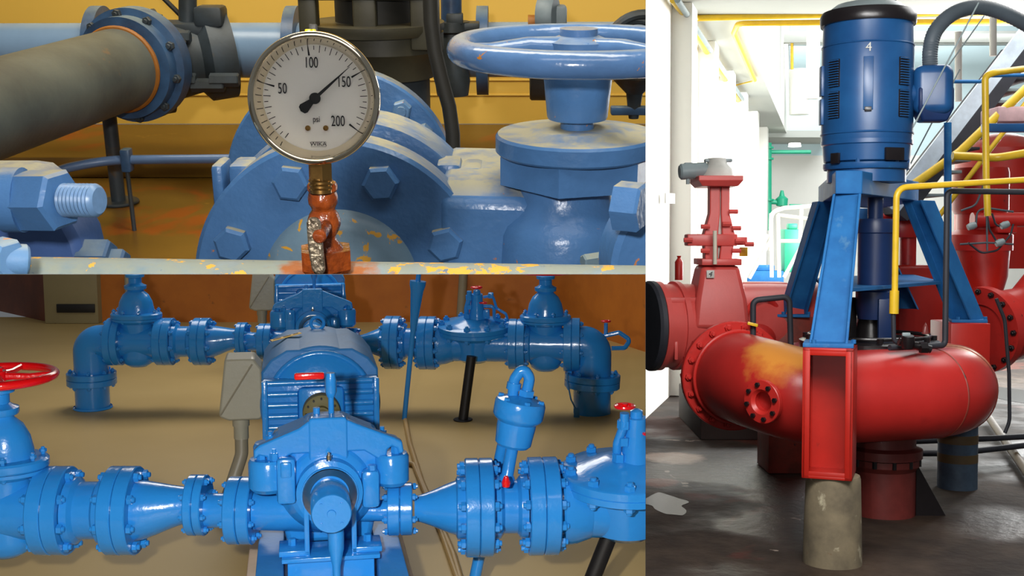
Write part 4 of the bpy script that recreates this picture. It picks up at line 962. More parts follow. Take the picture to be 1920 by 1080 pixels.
b = bc(t); b.box(((lx0+lx1)/2, LP.y+.25, ZF*.5), (lx1-lx0, .6, ZF-.01), bev=.01); b.obj('post_body', M_RDK, t)

# ---- blue stand
t = thing('motor_stand', 'blue steel stand with splayed legs carrying the tall motor', 'stand', C_, (MC.x, MC.y+.3, ZF))
def hleg(p0, p1, er, w0, w1, d, name='leg', lab=None):
    """H section from p0 (top) to p1 (foot); er is the outward direction"""
    er = Vector(er).normalized(); et = er.cross(Vector((0,0,1))).normalized(); tf = .022
    def sec(c, w):
        h, q = w/2, d/2
        pts = [(-h,-q),(-h+tf,-q),(-h+tf,-tf*.5),(h-tf,-tf*.5),(h-tf,-q),(h,-q),(h,q),(h-tf,q),(h-tf,tf*.5),(-h+tf,tf*.5),(-h+tf,q),(-h,q)]
        return [Vector(c)+et*a+er*b_ for a, b_ in pts]
    b = bc(t); b.loft([sec(p0, w0), sec(p1, w1)]); o = b.obj(name, M_LB, t, bevel=.004); return o
FT = r(1592, 320, Y=10.15)
PZ = FT.z
plF0, plF1 = r(1567, 320, Z=PZ), r(1617, 320, Z=PZ)
YRc = 11.9
plR = r(1744, 345, Z=PZ); plL = r(1527, 357, Z=PZ); plR = plF1+(plR-plF1)*.8; plL = plF0+(plL-plF0)*.75
# plate polygon (hidden back corner from the other three)
bk = plR + plL - (plF0+plF1)/2
zt_ = PZ; PZ = PZ - .2; 
pts = [plF0, plF1, plR, bk, plL]
b = bc(t); b.loft([[(p.x, p.y, PZ) for p in pts], [(p.x, p.y, zt_) for p in pts]]); b.obj('top_plate', M_LB, t, bevel=.008)
ccx, ccy = (plR.x+plL.x)/2, (plR.y+plL.y)/2
cen = Vector((MC.x-.1, (FP.y+YR)/2+.3, 0))
for top, foot, w0, w1, d in ((Vector((FT.x+.0, 10.2, PZ)), FP, .235, .30, .20), (r(1722, 372, Y=11.9), RP, .22, .26, .24), (r(1548, 392, Y=12.2), LP, .22, .26, .24)):
    top = Vector((top.x, top.y, PZ+.0)); foot = Vector((foot.x, foot.y+.08, ZF+.03)); er = Vector((foot.x-cen.x, foot.y-cen.y, 0))
    if foot.y < 10: er = Vector((-.3,-1,0))
    hleg(top, foot, er, w0, w1, d)
    b = bc(t); b.box((foot.x, foot.y, ZF+.016), (w1+.09, w1+.1, .032), rz=math.atan2(er.y, er.x)+PI/2 if foot.y < 10 else -.2, bev=.005); b.obj('foot_plate', M_LB, t)
    for sx_ in (-1,1):
        b = bc(t); b.hexp((foot.x+sx_*(w1/2+.01), foot.y-.14, ZF+.03), (foot.x+sx_*(w1/2+.01), foot.y-.14, ZF+.06), .02); b.obj('bolt', M_LB, t)
ftop = Vector((bk.x-.3, bk.y-.3, PZ)); ffoot = Vector((RP.x+LP.x-FP.x-.6, RP.y+LP.y-FP.y-1.8, ZF+.03)); hleg(ftop, ffoot, (.3,1,0), .22, .24, .2)
# mid-height ring plate
ZM = r(1600, 540, Y=10.6).z
mp = [r(1500,531,Z=ZM), r(1560,545,Z=ZM), r(1640,545,Z=ZM), r(1752,533,Z=ZM), r(1745,529,Z=ZM), r(1510,527,Z=ZM)]
b = bc(t)
q0 = Vector((FP.x*.45+FT.x*.55-.1, 9.8, ZM)); q1 = Vector(((RP.x+plR.x)/2-.1, (RP.y+plR.y)/2-.2, ZM)); q2 = Vector(((LP.x+plL.x)/2+.05, (LP.y+plL.y)/2-.2, ZM)); q3 = q1+q2-q0
b.loft([[(p.x, p.y, ZM-.015) for p in (q0,q1,q3,q2)], [(p.x, p.y, ZM+.015) for p in (q0,q1,q3,q2)]]); b.obj('brace_plate', M_LB, t)
# ---- motor
t = thing('vertical_motor', 'tall dark blue vertical motor marked 4 with louvred sides', 'motor', C_, (MC.x, MC.y, MC.z))
mz = lambda py: r(1624, py, Y=MY-mr).z - MC.z      # heights read on the near face
H = {k: mz(k) for k in (10, 15, 30, 38, 62, 75, 80, 245, 258, 268, 300, 312, 320)}
b = B(); b.lathe([(0,H[258]),(mr*.985,H[258]),(mr,H[245]),(mr,H[80]),(mr*.985,H[75]),(mr*.97,H[38]+.04),(0,H[38]+.04)], n=72); b.obj('barrel', M_MB, t)
b = B(); zt0 = H[38]+.02; b.lathe([(0,zt0),(mr*1.03,zt0),(mr*1.045,zt0+.015),(mr*1.045,zt0+.085),(mr*1.0,zt0+.12),(0,zt0+.12)], n=72); b.obj('top_rim', M_RBLK, t)
b = B(); b.lathe([(mr*.93,zt0+.12),(mr*.7,zt0+.19),(mr*.3,zt0+.23),(0,zt0+.24)][::-1], n=56); b.obj('top_dome', M_RGRY, t)
b = B(); b.torus((.22,.05,zt0+.27), (0,1,.1), .055, .014, 24, 10, a0=-.6, a1=3.4); b.cyl((.26,.05,zt0+.17),(.26,.05,zt0+.26),.014,n=10); b.obj('lifting_hook', M_RBLK, t)
b = B(); b.lathe([(0,H[300]),(mr*.9,H[300]),(mr*.94,H[300]+.01),(mr*.97,H[268]),(mr*1.0,H[268]+.01),(mr*1.0,H[258]),(0,H[258])], n=72); b.obj('lower_bracket', M_MB, t)
b = B(); b.lathe([(0,-.12),(mr*.86,-.12),(mr*.86,-.005),(0,-.005)], n=64); b.obj('base_spigot', M_MB, t)
b = B(); b.lathe([(0,-.005),(mr*.93,-.005),(mr*.95,.01),(mr*.95,.05),(mr*.86,.06),(mr*.8,H[300]),(0,H[300])], n=64); b.obj('base_flange', M_MB, t)
for a in (-150,-118,-62,-30):
    ra = math.radians(a); b = B(); b.hexp((mr*.9*math.cos(ra),mr*.9*math.sin(ra),.05),(mr*.9*math.cos(ra),mr*.9*math.sin(ra),.085),.022,ch=.003); b.obj('bolt', M_MB, t)
def on_barrel(px, zc, w, h, dep, name, mat, slats=0):
    a = math.asin(max(-.98, min(.98, (px-1624)/84.0*.985))); ca = Vector((math.sin(a), -math.cos(a), 0)); tc = Vector((math.cos(a), math.sin(a), 0))
    # view is oblique: rotate everything by the bearing of the motor
    th = math.atan2(MC.x, MC.y); R = Matrix.Rotation(-th, 4, 'Z'); ca = R @ ca; tc = R @ tc
    M = Matrix(((tc.x, -ca.x, 0, ca.x*mr), (tc.y, -ca.y, 0, ca.y*mr), (0, 0, 1, zc), (0, 0, 0, 1)))
    b = B(M); b.box((0, 0, 0), (w, dep, h), bev=min(w,h)*.03); o = b.obj(name, mat, t)
    if slats:
        b = B(M)
        for k in range(slats): b.box((0, -dep*.5-.004, -h/2+h*(k+.5)/slats), (w*.96, .016, h/slats*.42))
        b.obj('louvre_slats', M_MB, o)
    return M
for px, w in ((1565, .12), (1689, .12)):
    for p0_, p1_ in ((105,158),(166,218)): on_barrel(px, (mz(p0_)+mz(p1_))/2, w, abs(mz(p0_)-mz(p1_)), .02, 'louvre', M_RBLK, 11)
for p0_, p1_ in ((112,170),(176,226)): on_barrel(1541.5, (mz(p0_)+mz(p1_))/2, .1, abs(mz(p0_)-mz(p1_)), .04, 'louvre', M_MB)
on_barrel(1674, (mz(276)+mz(300))/2, .19, abs(mz(276)-mz(300)), .03, 'vent_opening', M_RBLK)
on_barrel(1568, (mz(284)+mz(304))/2, .09, abs(mz(284)-mz(304)), .03, 'vent_opening', M_RBLK)
b = on_barrel(1626, (mz(105)+mz(205))/2, .085, abs(mz(105)-mz(205)), .035, 'seam_cover', M_MB)
M = on_barrel(1626, mz(204), .06, .04, .05, 'drain_boss', M_RBLK) @ Matrix.Translation((0, 0, mz(88)-mz(204)))
b = B(M @ Matrix.Translation((0, -.012, 0)) @ Matrix.Rotation(PI/2, 4, 'X')); b.text('4', .11, Matrix.Identity(4)); b.obj('number', M_LGRY, t)
b = B(); b.torus((0,0,H[75]+.0), (0,0,1), mr*.995, .008, 72, 8); b.obj('seam_band', M_MB, t); b = B(); b.torus((0,0,H[245]), (0,0,1), mr*.998, .01, 72, 8); b.obj('seam_band', M_MB, t)
# terminal box and hose
bxc = r(1748, 176, Y=MY-.15)
t = thing('terminal_box', 'rounded blue terminal box on the right flank of the tall motor', 'box', C_, bxc)
s_ = MY/F
b = bc(t); b.box((bxc.x, bxc.y, bxc.z+.03), (70*s_, .3, 90*s_), rz=-.25, bev=.085, seg=6); b.obj('lid', M_MB, t)
b = bc(t); b.loft([[(bxc.x+a*35*s_*k, bxc.y+bb*.13*k, z) for a, bb in ((-1,-1),(1,-1),(1,1),(-1,1))] for z, k in ((bxc.z+.05,.93),(bxc.z-.14,.93),(bxc.z-52*s_,.66))]); b.obj('lower_casing', M_DB, t, bevel=.02)
b = bc(t); b.cyl((bxc.x-.22, bxc.y+.02, bxc.z), (bxc.x, bxc.y+.02, bxc.z), .1, n=24); b.obj('neck', M_MB, t)
hc = r(1744, 127, Y=MY-.15)
b = bc(t); b.lathe([(0,0),(.075,0),(.075,.03),(.068,.04),(0,.04)], hc+Vector((0,0,-.02)), (0,0,1), 28); b.obj('hose_collar', M_RUB, t)
hp = [r(x, y, Y=yy) for x, y, yy in ((1744,124,10.65),(1744,95,10.65),(1752,62,10.66),(1775,34,10.7),(1805,18,10.75),(1840,14,10.8),(1880,24,10.85),(1925,46,10.9),(1960,70,11))]
sm = []
for i in range(len(hp)-1):
    p0_, p1_, p2_, p3_ = hp[max(i-1,0)], hp[i], hp[i+1], hp[min(i+2,len(hp)-1)]
    for k in range(14):
        u_ = k/14; sm.append(.5*((2*p1_)+(p2_-p0_)*u_+(2*p0_-5*p1_+4*p2_-p3_)*u_*u_+(3*p1_-p0_-3*p2_+p3_)*u_**3))
rr = [.066+(.0025 if k % 2 else -.0015) for k in range(len(sm))]
b = B(); b.tube(sm, rr, 20); single(b, 'power_hose', M_RHOSE, 'thick grey ribbed hose arching from terminal box to the top right corner', 'hose', C_, tuple(sm[0]))

# ---- tank under the motor plate, pump head, volute
TC = Vector((r(1640, 500, Y=11.0).x, 11.0, 0)); ts = 11.0/F*1.0
tz = lambda py: r(1640, py, Y=10.85).z
t = thing('seal_housing', 'dark blue cylindrical housing in the middle of the stand', 'housing', C_, (TC.x, TC.y, tz(645)))
b = bc(t); b.lathe([(0,tz(600)),(30*ts,tz(600)),(34*ts,tz(575)),(34*ts,tz(548)),(31*ts,tz(545)),(31*ts,tz(438)),(33*ts,tz(436)),(33*ts,tz(418)),(30*ts,tz(410)),(0,tz(409))], (TC.x,TC.y,0), (0,0,1), 48); b.obj('cylinder', M_DB, t)
b = bc(t); b.cyl((TC.x,TC.y,tz(412)), (TC.x,TC.y,PZ), .07, n=24); b.obj('shaft', M_DB, t)
b = bc(t); b.box((TC.x+.06, TC.y-.18, (tz(560)+tz(648))/2), (.16, .05, tz(560)-tz(648)), bev=.01); b.obj('front_strut', M_DB, t)
b = bc(t); b.lathe([(.16,tz(645)),(.12,tz(600))], (TC.x,TC.y+.1,0)); b.box((TC.x-.2,TC.y+.1,(tz(560)+tz(648))/2), (.12,.06,tz(560)-tz(648)), bev=.01); b.obj('rear_strut', M_RBLK, t)
VC = Vector((r(1632, 700, Y=11.05).x, 11.05, 0)); vr = .40; vz0 = r(1650, 745, Y=10.2).z; VR = .66
t = thing('pump_volute', 'huge curved red volute pump casing with worn yellow patch', 'pump', C_, (VC.x, VC.y, 0))
path = []
for i in range(0, 27):       # from the back, round the right, to the front
    a = math.radians(200 - i*11.0); a2 = a
    path.append((Vector((VC.x+VR*1.12*math.cos(a), VC.y+VR*math.sin(a), vz0)), .36+.045*i/26))
pr = path[-1]
out = [(r(1540,745,Y=10.3),.41),(r(1490,738,Y=10.35),.415),(r(1440,724,Y=10.6),.42),(r(1400,712,Y=10.98),.425),(r(1372,703,Y=11.4),.43)]
path = path + out
path = [path[0]] + [p for p in path[1:]]
pp = [p for p, _ in path]; ra_ = [q for _, q in path]
sm, sr = [], []
for i in range(len(pp)-1):
    p0_, p1_, p2_, p3_ = pp[max(i-1,0)], pp[i], pp[i+1], pp[min(i+2,len(pp)-1)]
    for k in range(4):
        u_ = k/4; sm.append(.5*((2*p1_)+(p2_-p0_)*u_+(2*p0_-5*p1_+4*p2_-p3_)*u_*u_+(3*p1_-p0_-3*p2_+p3_)*u_**3)); sr.append(ra_[i]*(1-u_)+ra_[i+1]*u_)
b = bc(t); b.tube(sm, sr, 48); b.obj('casing', M_VOL, t, ang=60)
for f_ in (.62, .67, .76):
    i = int(len(sm)*f_); b = bc(t); b.torus(sm[i], sm[i+1]-sm[i-1], sr[i]-.004, .011, 56, 8); b.obj('weld_seam', M_RDK, t)
b = bc(t); b.lathe([(.0,vz0-.45),(.5,vz0-.45),(.5,vz0+.25),(.0,vz0+.25)], VC, (0,0,1), 48); b.obj('core', M_RDK, t)
zh = r(1600, 652, Y=10.5).z
b = bc(t); b.lathe([(0,vz0+.2),(.62,vz0+.2),(.64,zh-.05),(.64,zh+.02),(.60,zh+.04),(.3,zh+.05),(0,zh+.05)], VC+Vector((-.02,0,0)), (0,0,1), 56); b.obj('head_cover', M_RBLK, t)
b = bc(t); b.torus((VC.x-.02,VC.y,zh+.07), (0,0,1), .55, .018, 56, 8); b.obj('head_ring', M_RBLK, t)
for i in range(14):
    a = 2*PI*i/14+.1; b = bc(t); p = Vector((VC.x-.02+.58*math.cos(a), VC.y+.58*math.sin(a), zh+.03)); b.hexp(p, p+Vector((0,0,.05)), .03); b.obj('bolt', M_RBLK, t)
d_ = (sm[-1]-sm[-5]).normalized(); d_.z = 0; d_.normalize()
fc = sm[-1]
b = bc(t); b.lathe([(.40,-.03),(.52,-.03),(.53,-.02),(.53,.03),(.4,.03)], fc, d_, 64, close=True); b.obj('outlet_flange', M_RRED, t)
bolts(t, (THL[t.name] @ (fc+d_*.035)), d_, .475, 18, .034, .13, M_RRED)
b = bc(t); b.torus(fc-d_*.12, d_, .44, .02, 48, 8); b.obj('outlet_bead', M_RRED, t)
# side port
pc = r(1431, 753, Y=10.02); pn = Vector((-.76,-.64,-.04)).normalized(); 
b = bc(t); b.lathe([(.09,-.3),(.135,-.3),(.13,0),(.09,0)], pc, pn, 36, close=True); b.obj('port_neck', M_VOL, t)
b = bc(t); b.lathe([(.09,-.02),(.185,-.02),(.19,-.015),(.19,.02),(.185,.025),(.11,.03),(.085,.0)], pc, pn, 48, close=True); b.obj('port_flange', M_RRED, t)
b = bc(t); b.disc(pc-pn*.12, pn, .1, .02); b.obj('port_blank', M_RDK, t)
for i in range(8):
    a = 2*PI*i/8+.2; M = axm(pc, pn); p = M @ Vector((.15*math.cos(a), .15*math.sin(a), .02)); b = bc(t); b.hexp(p, p+pn*.03, .022); b.obj('bolt', M_RBLK, t)
# suction bell under the volute
sz = lambda py: r(1655, py, Y=10.8).z
sc_ = Vector((r(1655, 900, Y=11.1).x, 11.1, 0))
t = thing('suction_bell', 'dark red suction bell with bolted flange under the volute', 'pipe', C_, (sc_.x, sc_.y, 0))
b = bc(t); b.lathe([(0,0),(.30,0),(.30,sz(890)),(.34,sz(880)),(.34,sz(868)),(0,sz(868))], sc_, (0,0,1), 48); b.obj('bell_body', M_BROWNP, t)
b = bc(t); b.lathe([(0,sz(866)),(.36,sz(866)),(.36,sz(850)),(.3,sz(845)),(.3,vz0-.3),(0,vz0-.3)], sc_, (0,0,1), 48); b.obj('bell_flange', M_BROWNP, t)
for i in range(12):
    a = 2*PI*i/12; p = Vector((sc_.x+.33*math.cos(a), sc_.y+.33*math.sin(a), sz(880))); b = bc(t); b.hexp(p, p+Vector((0,0,.14)), .025); b.obj('bolt', M_RBLK, t)
b = bc(t); b.prism([(0,0),(.28,0),(.0,.5)], -.02, .02, Matrix.Translation((sc_.x+.28, sc_.y-.1, 0))); b.obj('gusset', M_RBLK, t)

# ---- left discharge valve line
VY = 13.2; vs_ = VY/F
t = thing('discharge_pipe', 'wide faded red pipe with black rubber ring at the left edge', 'pipe', C_, r(1375, 610, Y=VY))
pa, pb = r(1226, 611, Y=VY-.1), r(1545, 607, Y=VY+.35); dd = (pb-pa).normalized()
b = bc(t); b.cyl(pa, pb, 78*vs_, n=64); b.obj('pipe_body', M_PINK, t)
b = bc(t); b.lathe([(0,-.09),(80*vs_,-.09),(84*vs_,-.06),(84*vs_,-.01),(0,-.01)], pa, dd, 64); b.obj('rubber_ring', M_RUB, t)
for k in (0, .22): b = bc(t); b.lathe([(77*vs_,0),(83*vs_,0),(83*vs_,.06),(77*vs_,.06)], pa+dd*k, dd, 64, close=True); b.obj('flange', M_PINK, t)
for z_, w_ in ((.30,1),(-.14,1)):
    b = bc(t); b.box(pa+dd*.45+Vector((0,-.40 if z_ < 0 else -.34,z_)), (.75,.09,.07), rz=math.atan2(dd.y, dd.x), bev=.01); b.obj('stiffener', M_PINK, t)
for k in range(4): b = bc(t); b.box(pa+dd*(.2+.17*k)+Vector((0,-.41,-.24)), (.04,.1,.2), bev=.01); b.obj('rib', M_PINK, t)
t = thing('sluice_valve', 'red sluice valve with tall yoke and grey gearbox on top', 'valve', C_, r(1350, 540, Y=VY))
zz = lambda py: r(1350, py, Y=VY-.3).z
cx = r(1350, 500, Y=VY).x
def ring4(x0, x1, y0, y1, z): return [(x0,y0,z),(x1,y0,z),(x1,y1,z),(x0,y1,z)]
X = lambda px: r(px, 500, Y=VY-.3).x
b = bc(t); b.loft([ring4(X(1296), X(1402), VY-.5, VY+.2, zz(615)), ring4(X(1302), X(1396), VY-.48, VY+.2, zz(560)), ring4(X(1312), X(1386), VY-.4, VY+.15, zz(510)), ring4(X(1314), X(1384), VY-.38, VY+.12, zz(497))]); b.obj('bonnet', M_PINK, t, bevel=.05)
b = bc(t); b.box(((X(1312)+X(1386))/2, VY-.15, zz(491)), (X(1386)-X(1312), .6, .07), bev=.01); b.obj('bonnet_flange', M_PINK, t)
b = bc(t); b.box(((X(1288)+X(1382))/2, VY-.2, zz(450)), (X(1382)-X(1288), .25, .13), bev=.015); b.box(((X(1382)+X(1400))/2, VY-.15, zz(452)), (X(1404)-X(1380), .18, .09), bev=.01); b.obj('crosshead', M_PINK, t)
for sgn, x0, x1, xt0, xt1 in ((-1,1326,1346,1331,1350),(1,1352,1372,1352,1368)):
    b = bc(t); b.loft([ring4(X(x0)-.02, X(x1), VY-.3, VY-.1, zz(490)), ring4(X(x0-(6 if sgn<0 else -2)), X(x1+(0 if sgn<0 else 6)), VY-.3, VY-.1, zz(440)), ring4(X(xt0), X(xt1), VY-.28, VY-.1, zz(400)), ring4(X(xt0), X(xt1), VY-.28, VY-.1, zz(345))]); b.obj('yoke_leg', M_PINK, t, bevel=.01)
b = bc(t); b.cyl((X(1351),VY-.2,zz(490)), (X(1351),VY-.2,zz(345)), .035, n=14); b.obj('stem', M_LGRY, t)
for px, py in ((1372,397),(1360,420),(1378,428),(1288,450),(1384,452),(1402,458),(1320,470),(1378,470),(1320,425)):
    b = bc(t); p = Vector((X(px), VY-.36, zz(py))); b.hexp(p-Vector((.045,0,0)), p+Vector((.05,0,0)), .028); b.obj('bolt', M_PINK, t)
b = bc(t); b.loft([ring4(X(1312), X(1378), VY-.45, VY+.1, zz(350)), ring4(X(1304), X(1386), VY-.5, VY+.15, zz(340)), ring4(X(1304), X(1386), VY-.5, VY+.15, zz(331))]); b.obj('head_plate', M_PINK, t, bevel=.006)
b = bc(t); b.lathe([(0,zz(331)),(.19,zz(331)),(.165,zz(316)),(.11,zz(306)),(.1,zz(296)),(0,zz(294))], (X(1346),VY-.2,0), (0,0,1), 32); b.obj('gearbox', M_LGRY, t)
b = bc(t); b.cyl((X(1274),VY-.25,zz(322)), (X(1328),VY-.22,zz(318)), .088, n=28, ch=.02); b.cyl((X(1290),VY-.25,zz(345)),(X(1290),VY-.25,zz(325)),.02,n=10); b.obj('actuator_motor', M_RGRY, t)
for px in (1292, 1330, 1366): b = bc(t); b.box((X(px),VY-.2,zz(300 if px > 1300 else 307)), (.09,.09,.035), bev=.008); b.obj('inlet_cap', M_RGRY, t)
b = bc(t); b.cyl((X(1334), VY-.52, zz(495)), (X(1334), VY-.5, zz(433)), .022, n=12); b.obj('indicator_rod', M_RAIL, t)
b = bc(t); p = r(1332, 514, Y=VY-.45); b.box((p.x, VY-.455, p.z), (.085, .015, .085), bev=.004); tg = b.obj('number_tag', M_LGRY, t)
b = B(THL[t.name] @ Matrix.Translation((p.x, VY-.47, p.z)) @ Matrix.Rotation(PI/2, 4, 'X')); b.text('4', .08, Matrix.Rotation(-.3, 4, 'Z')); b.obj('tag_number', M_INK, tg)
b = bc(t); p = r(1394, 472, Y=VY); b.box(p, (.09,.02,.1), bev=.003); b.obj('yellow_tag', M_RYEL, t)
p = r(1273, 508, Y=15.5); b = B(); b.lathe([(0,-.12),(.055,-.12),(.055,.12),(.02,.17),(.03,.2),(0,.2)], p, (0,0,1), 20)
single(b, 'fire_extinguisher', M_RBR, 'small red extinguisher by the wall above the wide red pipe', 'extinguisher', C_, tuple(p))
# red branch right of the valve with small black pipework in front
t = thing('branch_pipe', 'red square branch casing right of the sluice valve', 'pipe', C_, r(1440, 590, Y=13.8))
p, q = r(1388, 530, Y=13.4), r(1478, 600, Y=13.4); b = bc(t); b.box(((p.x+q.x)/2, 13.6, (p.z+q.z)/2-.1), (q.x-p.x, .4, p.z-q.z+.2), bev=.02); b.obj('casing', M_RRED, t)
b = bc(t); b.cyl(r(1410,640,Y=12.9), r(1470,600,Y=13.6), .2, n=32); b.torus(r(1430,604,Y=12.9), (-.5,.8,0), .26, .03, 40, 10); b.obj('elbow', M_RRED, t)
pipe('instrument_pipe', M_RUB, 'dark instrument pipe with yellow handle rising over the volute flange', [r(1412,638,Y=11.2), r(1412,563,Y=11.2), r(1480,556,Y=11.2), r(1483,660,Y=11.2)], .028, .06)
b = B(); p = r(1411, 608, Y=11.12); b.box(p, (.1,.03,.03), M=Matrix.Translation(p) @ Matrix.Rotation(.25, 4, 'Y'), bev=.005); 
o = single(b, 'lever_handle', M_RYEL, 'short yellow lever on the dark instrument pipe', 'lever', C_, None)

# ---- piping between and right of the legs
pipe('yellow_pipe', M_RYEL, 'yellow pipe dropping inside the stand and running right', [r(1677,588,Y=10.2), r(1681,352,Y=10.2), r(1925,337,Y=10.4)], .028, .1)
b = B(); b.cyl(r(1676,588,Y=10.2), r(1677,545,Y=10.2), .04, n=16); single(b, 'pipe_union', M_RYEL, 'thick yellow union at the lower end of yellow drop pipe', 'pipe', C_, None)
pipe('black_pipe', M_RUB, 'black pipe rising behind the right leg and turning right', [r(1668,652,Y=10.15), r(1772,648,Y=10.4), r(1776,358,Y=10.4), r(1925,360,Y=10.5)], .026, .05)
pipe('drop_rod', M_RUB, 'short dark rod under the yellow union', [r(1675,588,Y=10.2), r(1676,640,Y=10.2), r(1700,648,Y=10.2)], .02, .05)
t = thing('cooling_valve', 'grimy small valve cluster on the pump head', 'valve', C_, r(1710, 650, Y=10.1))
b = bc(t); b.cyl(r(1685,640,Y=10.1), r(1745,655,Y=10.1), .035, n=16); b.lathe([(0,-.05),(.05,-.05),(.06,0),(.05,.06),(0,.06)], r(1702,642,Y=10.05), (0,-.2,1), 16); b.hexp(r(1725,652,Y=10.05), r(1738,652,Y=10.05), .05); b.obj('valve_body', M_RBLK, t)
b = bc(t); b.box(r(1699,628,Y=10.05), (.07,.03,.04), bev=.008); b.obj('handle', M_RGRY, t)
b = bc(t); b.lathe([(0,0),(.03,0),(.02,.06),(0,.1)], r(1735,626,Y=10.1), (0,0,1), 10); b.obj('oil_cup', M_BROWNP, t)
pipe('blue_post', M_LB, 'upright blue post right of the terminal box', [r(1777,455,Y=12.6), r(1777,230,Y=12.6)], .04, cat='post')
b = B(); p = r(1765, 545, Y=15); 
# second red valve behind the stand
t = thing('rear_valve', 'red valve with dome seen through the stand', 'valve', C_, r(1710, 600, Y=14.5))
Xr = lambda px, py=500: r(px, py, Y=14.3).x
zr = lambda py: r(1700, py, Y=14.3).z
b = bc(t); b.loft([ring4(Xr(1668), Xr(1792), 14.2, 15, zr(700)), ring4(Xr(1676), Xr(1785), 14.2, 15, zr(620)), ring4(Xr(1680), Xr(1760), 14.3, 14.9, zr(520)), ring4(Xr(1683), Xr(1750), 14.3, 14.9, zr(497))]); b.obj('body', M_RBR, t, bevel=.04)
b = bc(t); b.cyl((Xr(1712),14.5,zr(500)), (Xr(1712),14.5,zr(440)), .1, n=24); b.obj('neck', M_RRED, t)
b = bc(t); b.lathe([(0,zr(445)),(.3,zr(445)),(.33,zr(425)),(.28,zr(405)),(.12,zr(392)),(0,zr(390))], (Xr(1700),14.6,0), (0,0,1), 32); b.obj('dome', M_RRED, t)
# big red valve far right
t = thing('main_valve', 'large red valve column at the right behind the cable bundle', 'valve', C_, r(1840, 560, Y=15))
Y5 = 15.0; X5 = lambda px: r(px, 400, Y=Y5).x; z5 = lambda py: r(1840, py, Y=Y5-.4).z; c5 = (X5(1838), Y5, 0); q5 = Y5/F
b = bc(t); b.lathe([(0,z5(400)),(46*q5,z5(400)),(50*q5,z5(392)),(50*q5,z5(322)),(48*q5,z5(312)),(0,z5(312))], c5, (0,0,1), 48); b.obj('upper_drum', M_RBR, t)
b = bc(t); b.lathe([(0,z5(470)),(58*q5,z5(470)),(58*q5,z5(440)),(42*q5,z5(430)),(42*q5,z5(400)),(0,z5(400))], c5, (0,0,1), 48); b.obj('middle_drum', M_RRED, t)
b = bc(t); b.loft([[(c5[0]+math.cos(a)*w_*q5, Y5+math.sin(a)*.4, z) for a in [2*PI*i/28 for i in range(28)]] for w_, z in ((30,z5(640)),(34,z5(560)),(48,z5(520)),(52,z5(470)))]); b.obj('lower_cone', M_RBR, t)
b = bc(t); b.box((X5(1862), Y5-.3, z5(425)), (.26,.3,.16), bev=.03); b.cyl((X5(1800),Y5-.4,z5(412)), (X5(1895),Y5-.4,z5(412)), .09, n=20); b.obj('gear_housing', M_RRED, t)
t = thing('red_tank', 'large red domed tank under the stair at right', 'tank', C_, r(1880, 290, Y=17))
b = bc(t); b.lathe([(0,-1.4),(.62,-1.4),(.62,.1),(.58,.3),(.4,.45),(.2,.52),(0,.54)], r(1876, 320, Y=17), (0,0,1), 48); b.obj('tank_body', M_RBR, t)
t = thing('discharge_elbow', 'dark red flanged pipe leaving the frame at right', 'pipe', C_, r(1880, 620, Y=13.6))
fa = r(1845, 618, Y=13.6); fd = Vector((.86,.5,.08)).normalized()
b = bc(t); b.lathe([(.3,-.06),(.50,-.06),(.50,.06),(.3,.06)], fa, fd, 56, close=True); b.obj('flange', M_RRED, t)
bolts(t, (THL[t.name] @ (fa)), fd, .45, 16, .035, .13, M_RBLK)
b = bc(t); b.cyl(fa, fa+fd*.25, .42, .44, n=48); b.tube(fillet([fa+fd*.2, fa+fd*.9, fa+fd*1.2+Vector((.3,0,.6))], .5), .42, 40); b.obj('pipe_body', M_RRED, t)
pipe('black_cable', M_RUB, 'black cable looping down from the red flange to the floor', [r(1868,560,Y=12.8), r(1884,600,Y=12.8), r(1892,700,Y=12.8), r(1893,790,Y=12.8), r(1884,812,Y=12.8)], .02, .3, cat='cable')
pipe('yellow_pipe', M_RYEL, 'upright yellow pipe with bend at top near right edge', [r(1852,405,Y=11.5), r(1849,330,Y=11.5), r(1847,142,Y=11.5), r(1865,136,Y=11.5), r(1930,128,Y=11.8)], .033, .1)
pipe('yellow_pipe', M_RYEL, 'thick yellow pipe lying level across the right red valve', [r(1786,292,Y=12.2), r(1870,296,Y=12.2), r(1930,286,Y=12)], .042, .2)
pipe('yellow_pipe', M_RYEL, 'yellow handrail pipe slanting up beside the stair', [r(1715,345,Y=13.2), r(1800,285,Y=13.2), r(1925,165,Y=13.2)], .05, .2)
pipe('blue_rail', M_LB, 'thin blue rail right of terminal box', [r(1783,153,Y=13), r(1840,153,Y=13), r(1850,142,Y=13), r(1925,141,Y=13)], .02, .05, cat='rail')
b = B(); p = r(1890, 240, Y=12.6); b.box(p, (.55,.1,.09), bev=.01); single(b, 'blue_beam', M_MB, 'short blue beam at right edge over the red tank', 'beam', C_, tuple(p))
b = B(); p = r(1895, 218, Y=13.4); b.box(p, (.5,.5,.17), bev=.02); single(b, 'pink_duct', M_PNK := paint('pale pink panel', (214,176,178), rough=.6), 'pale pink duct above the short blue beam at right edge', 'duct', C_, tuple(p))
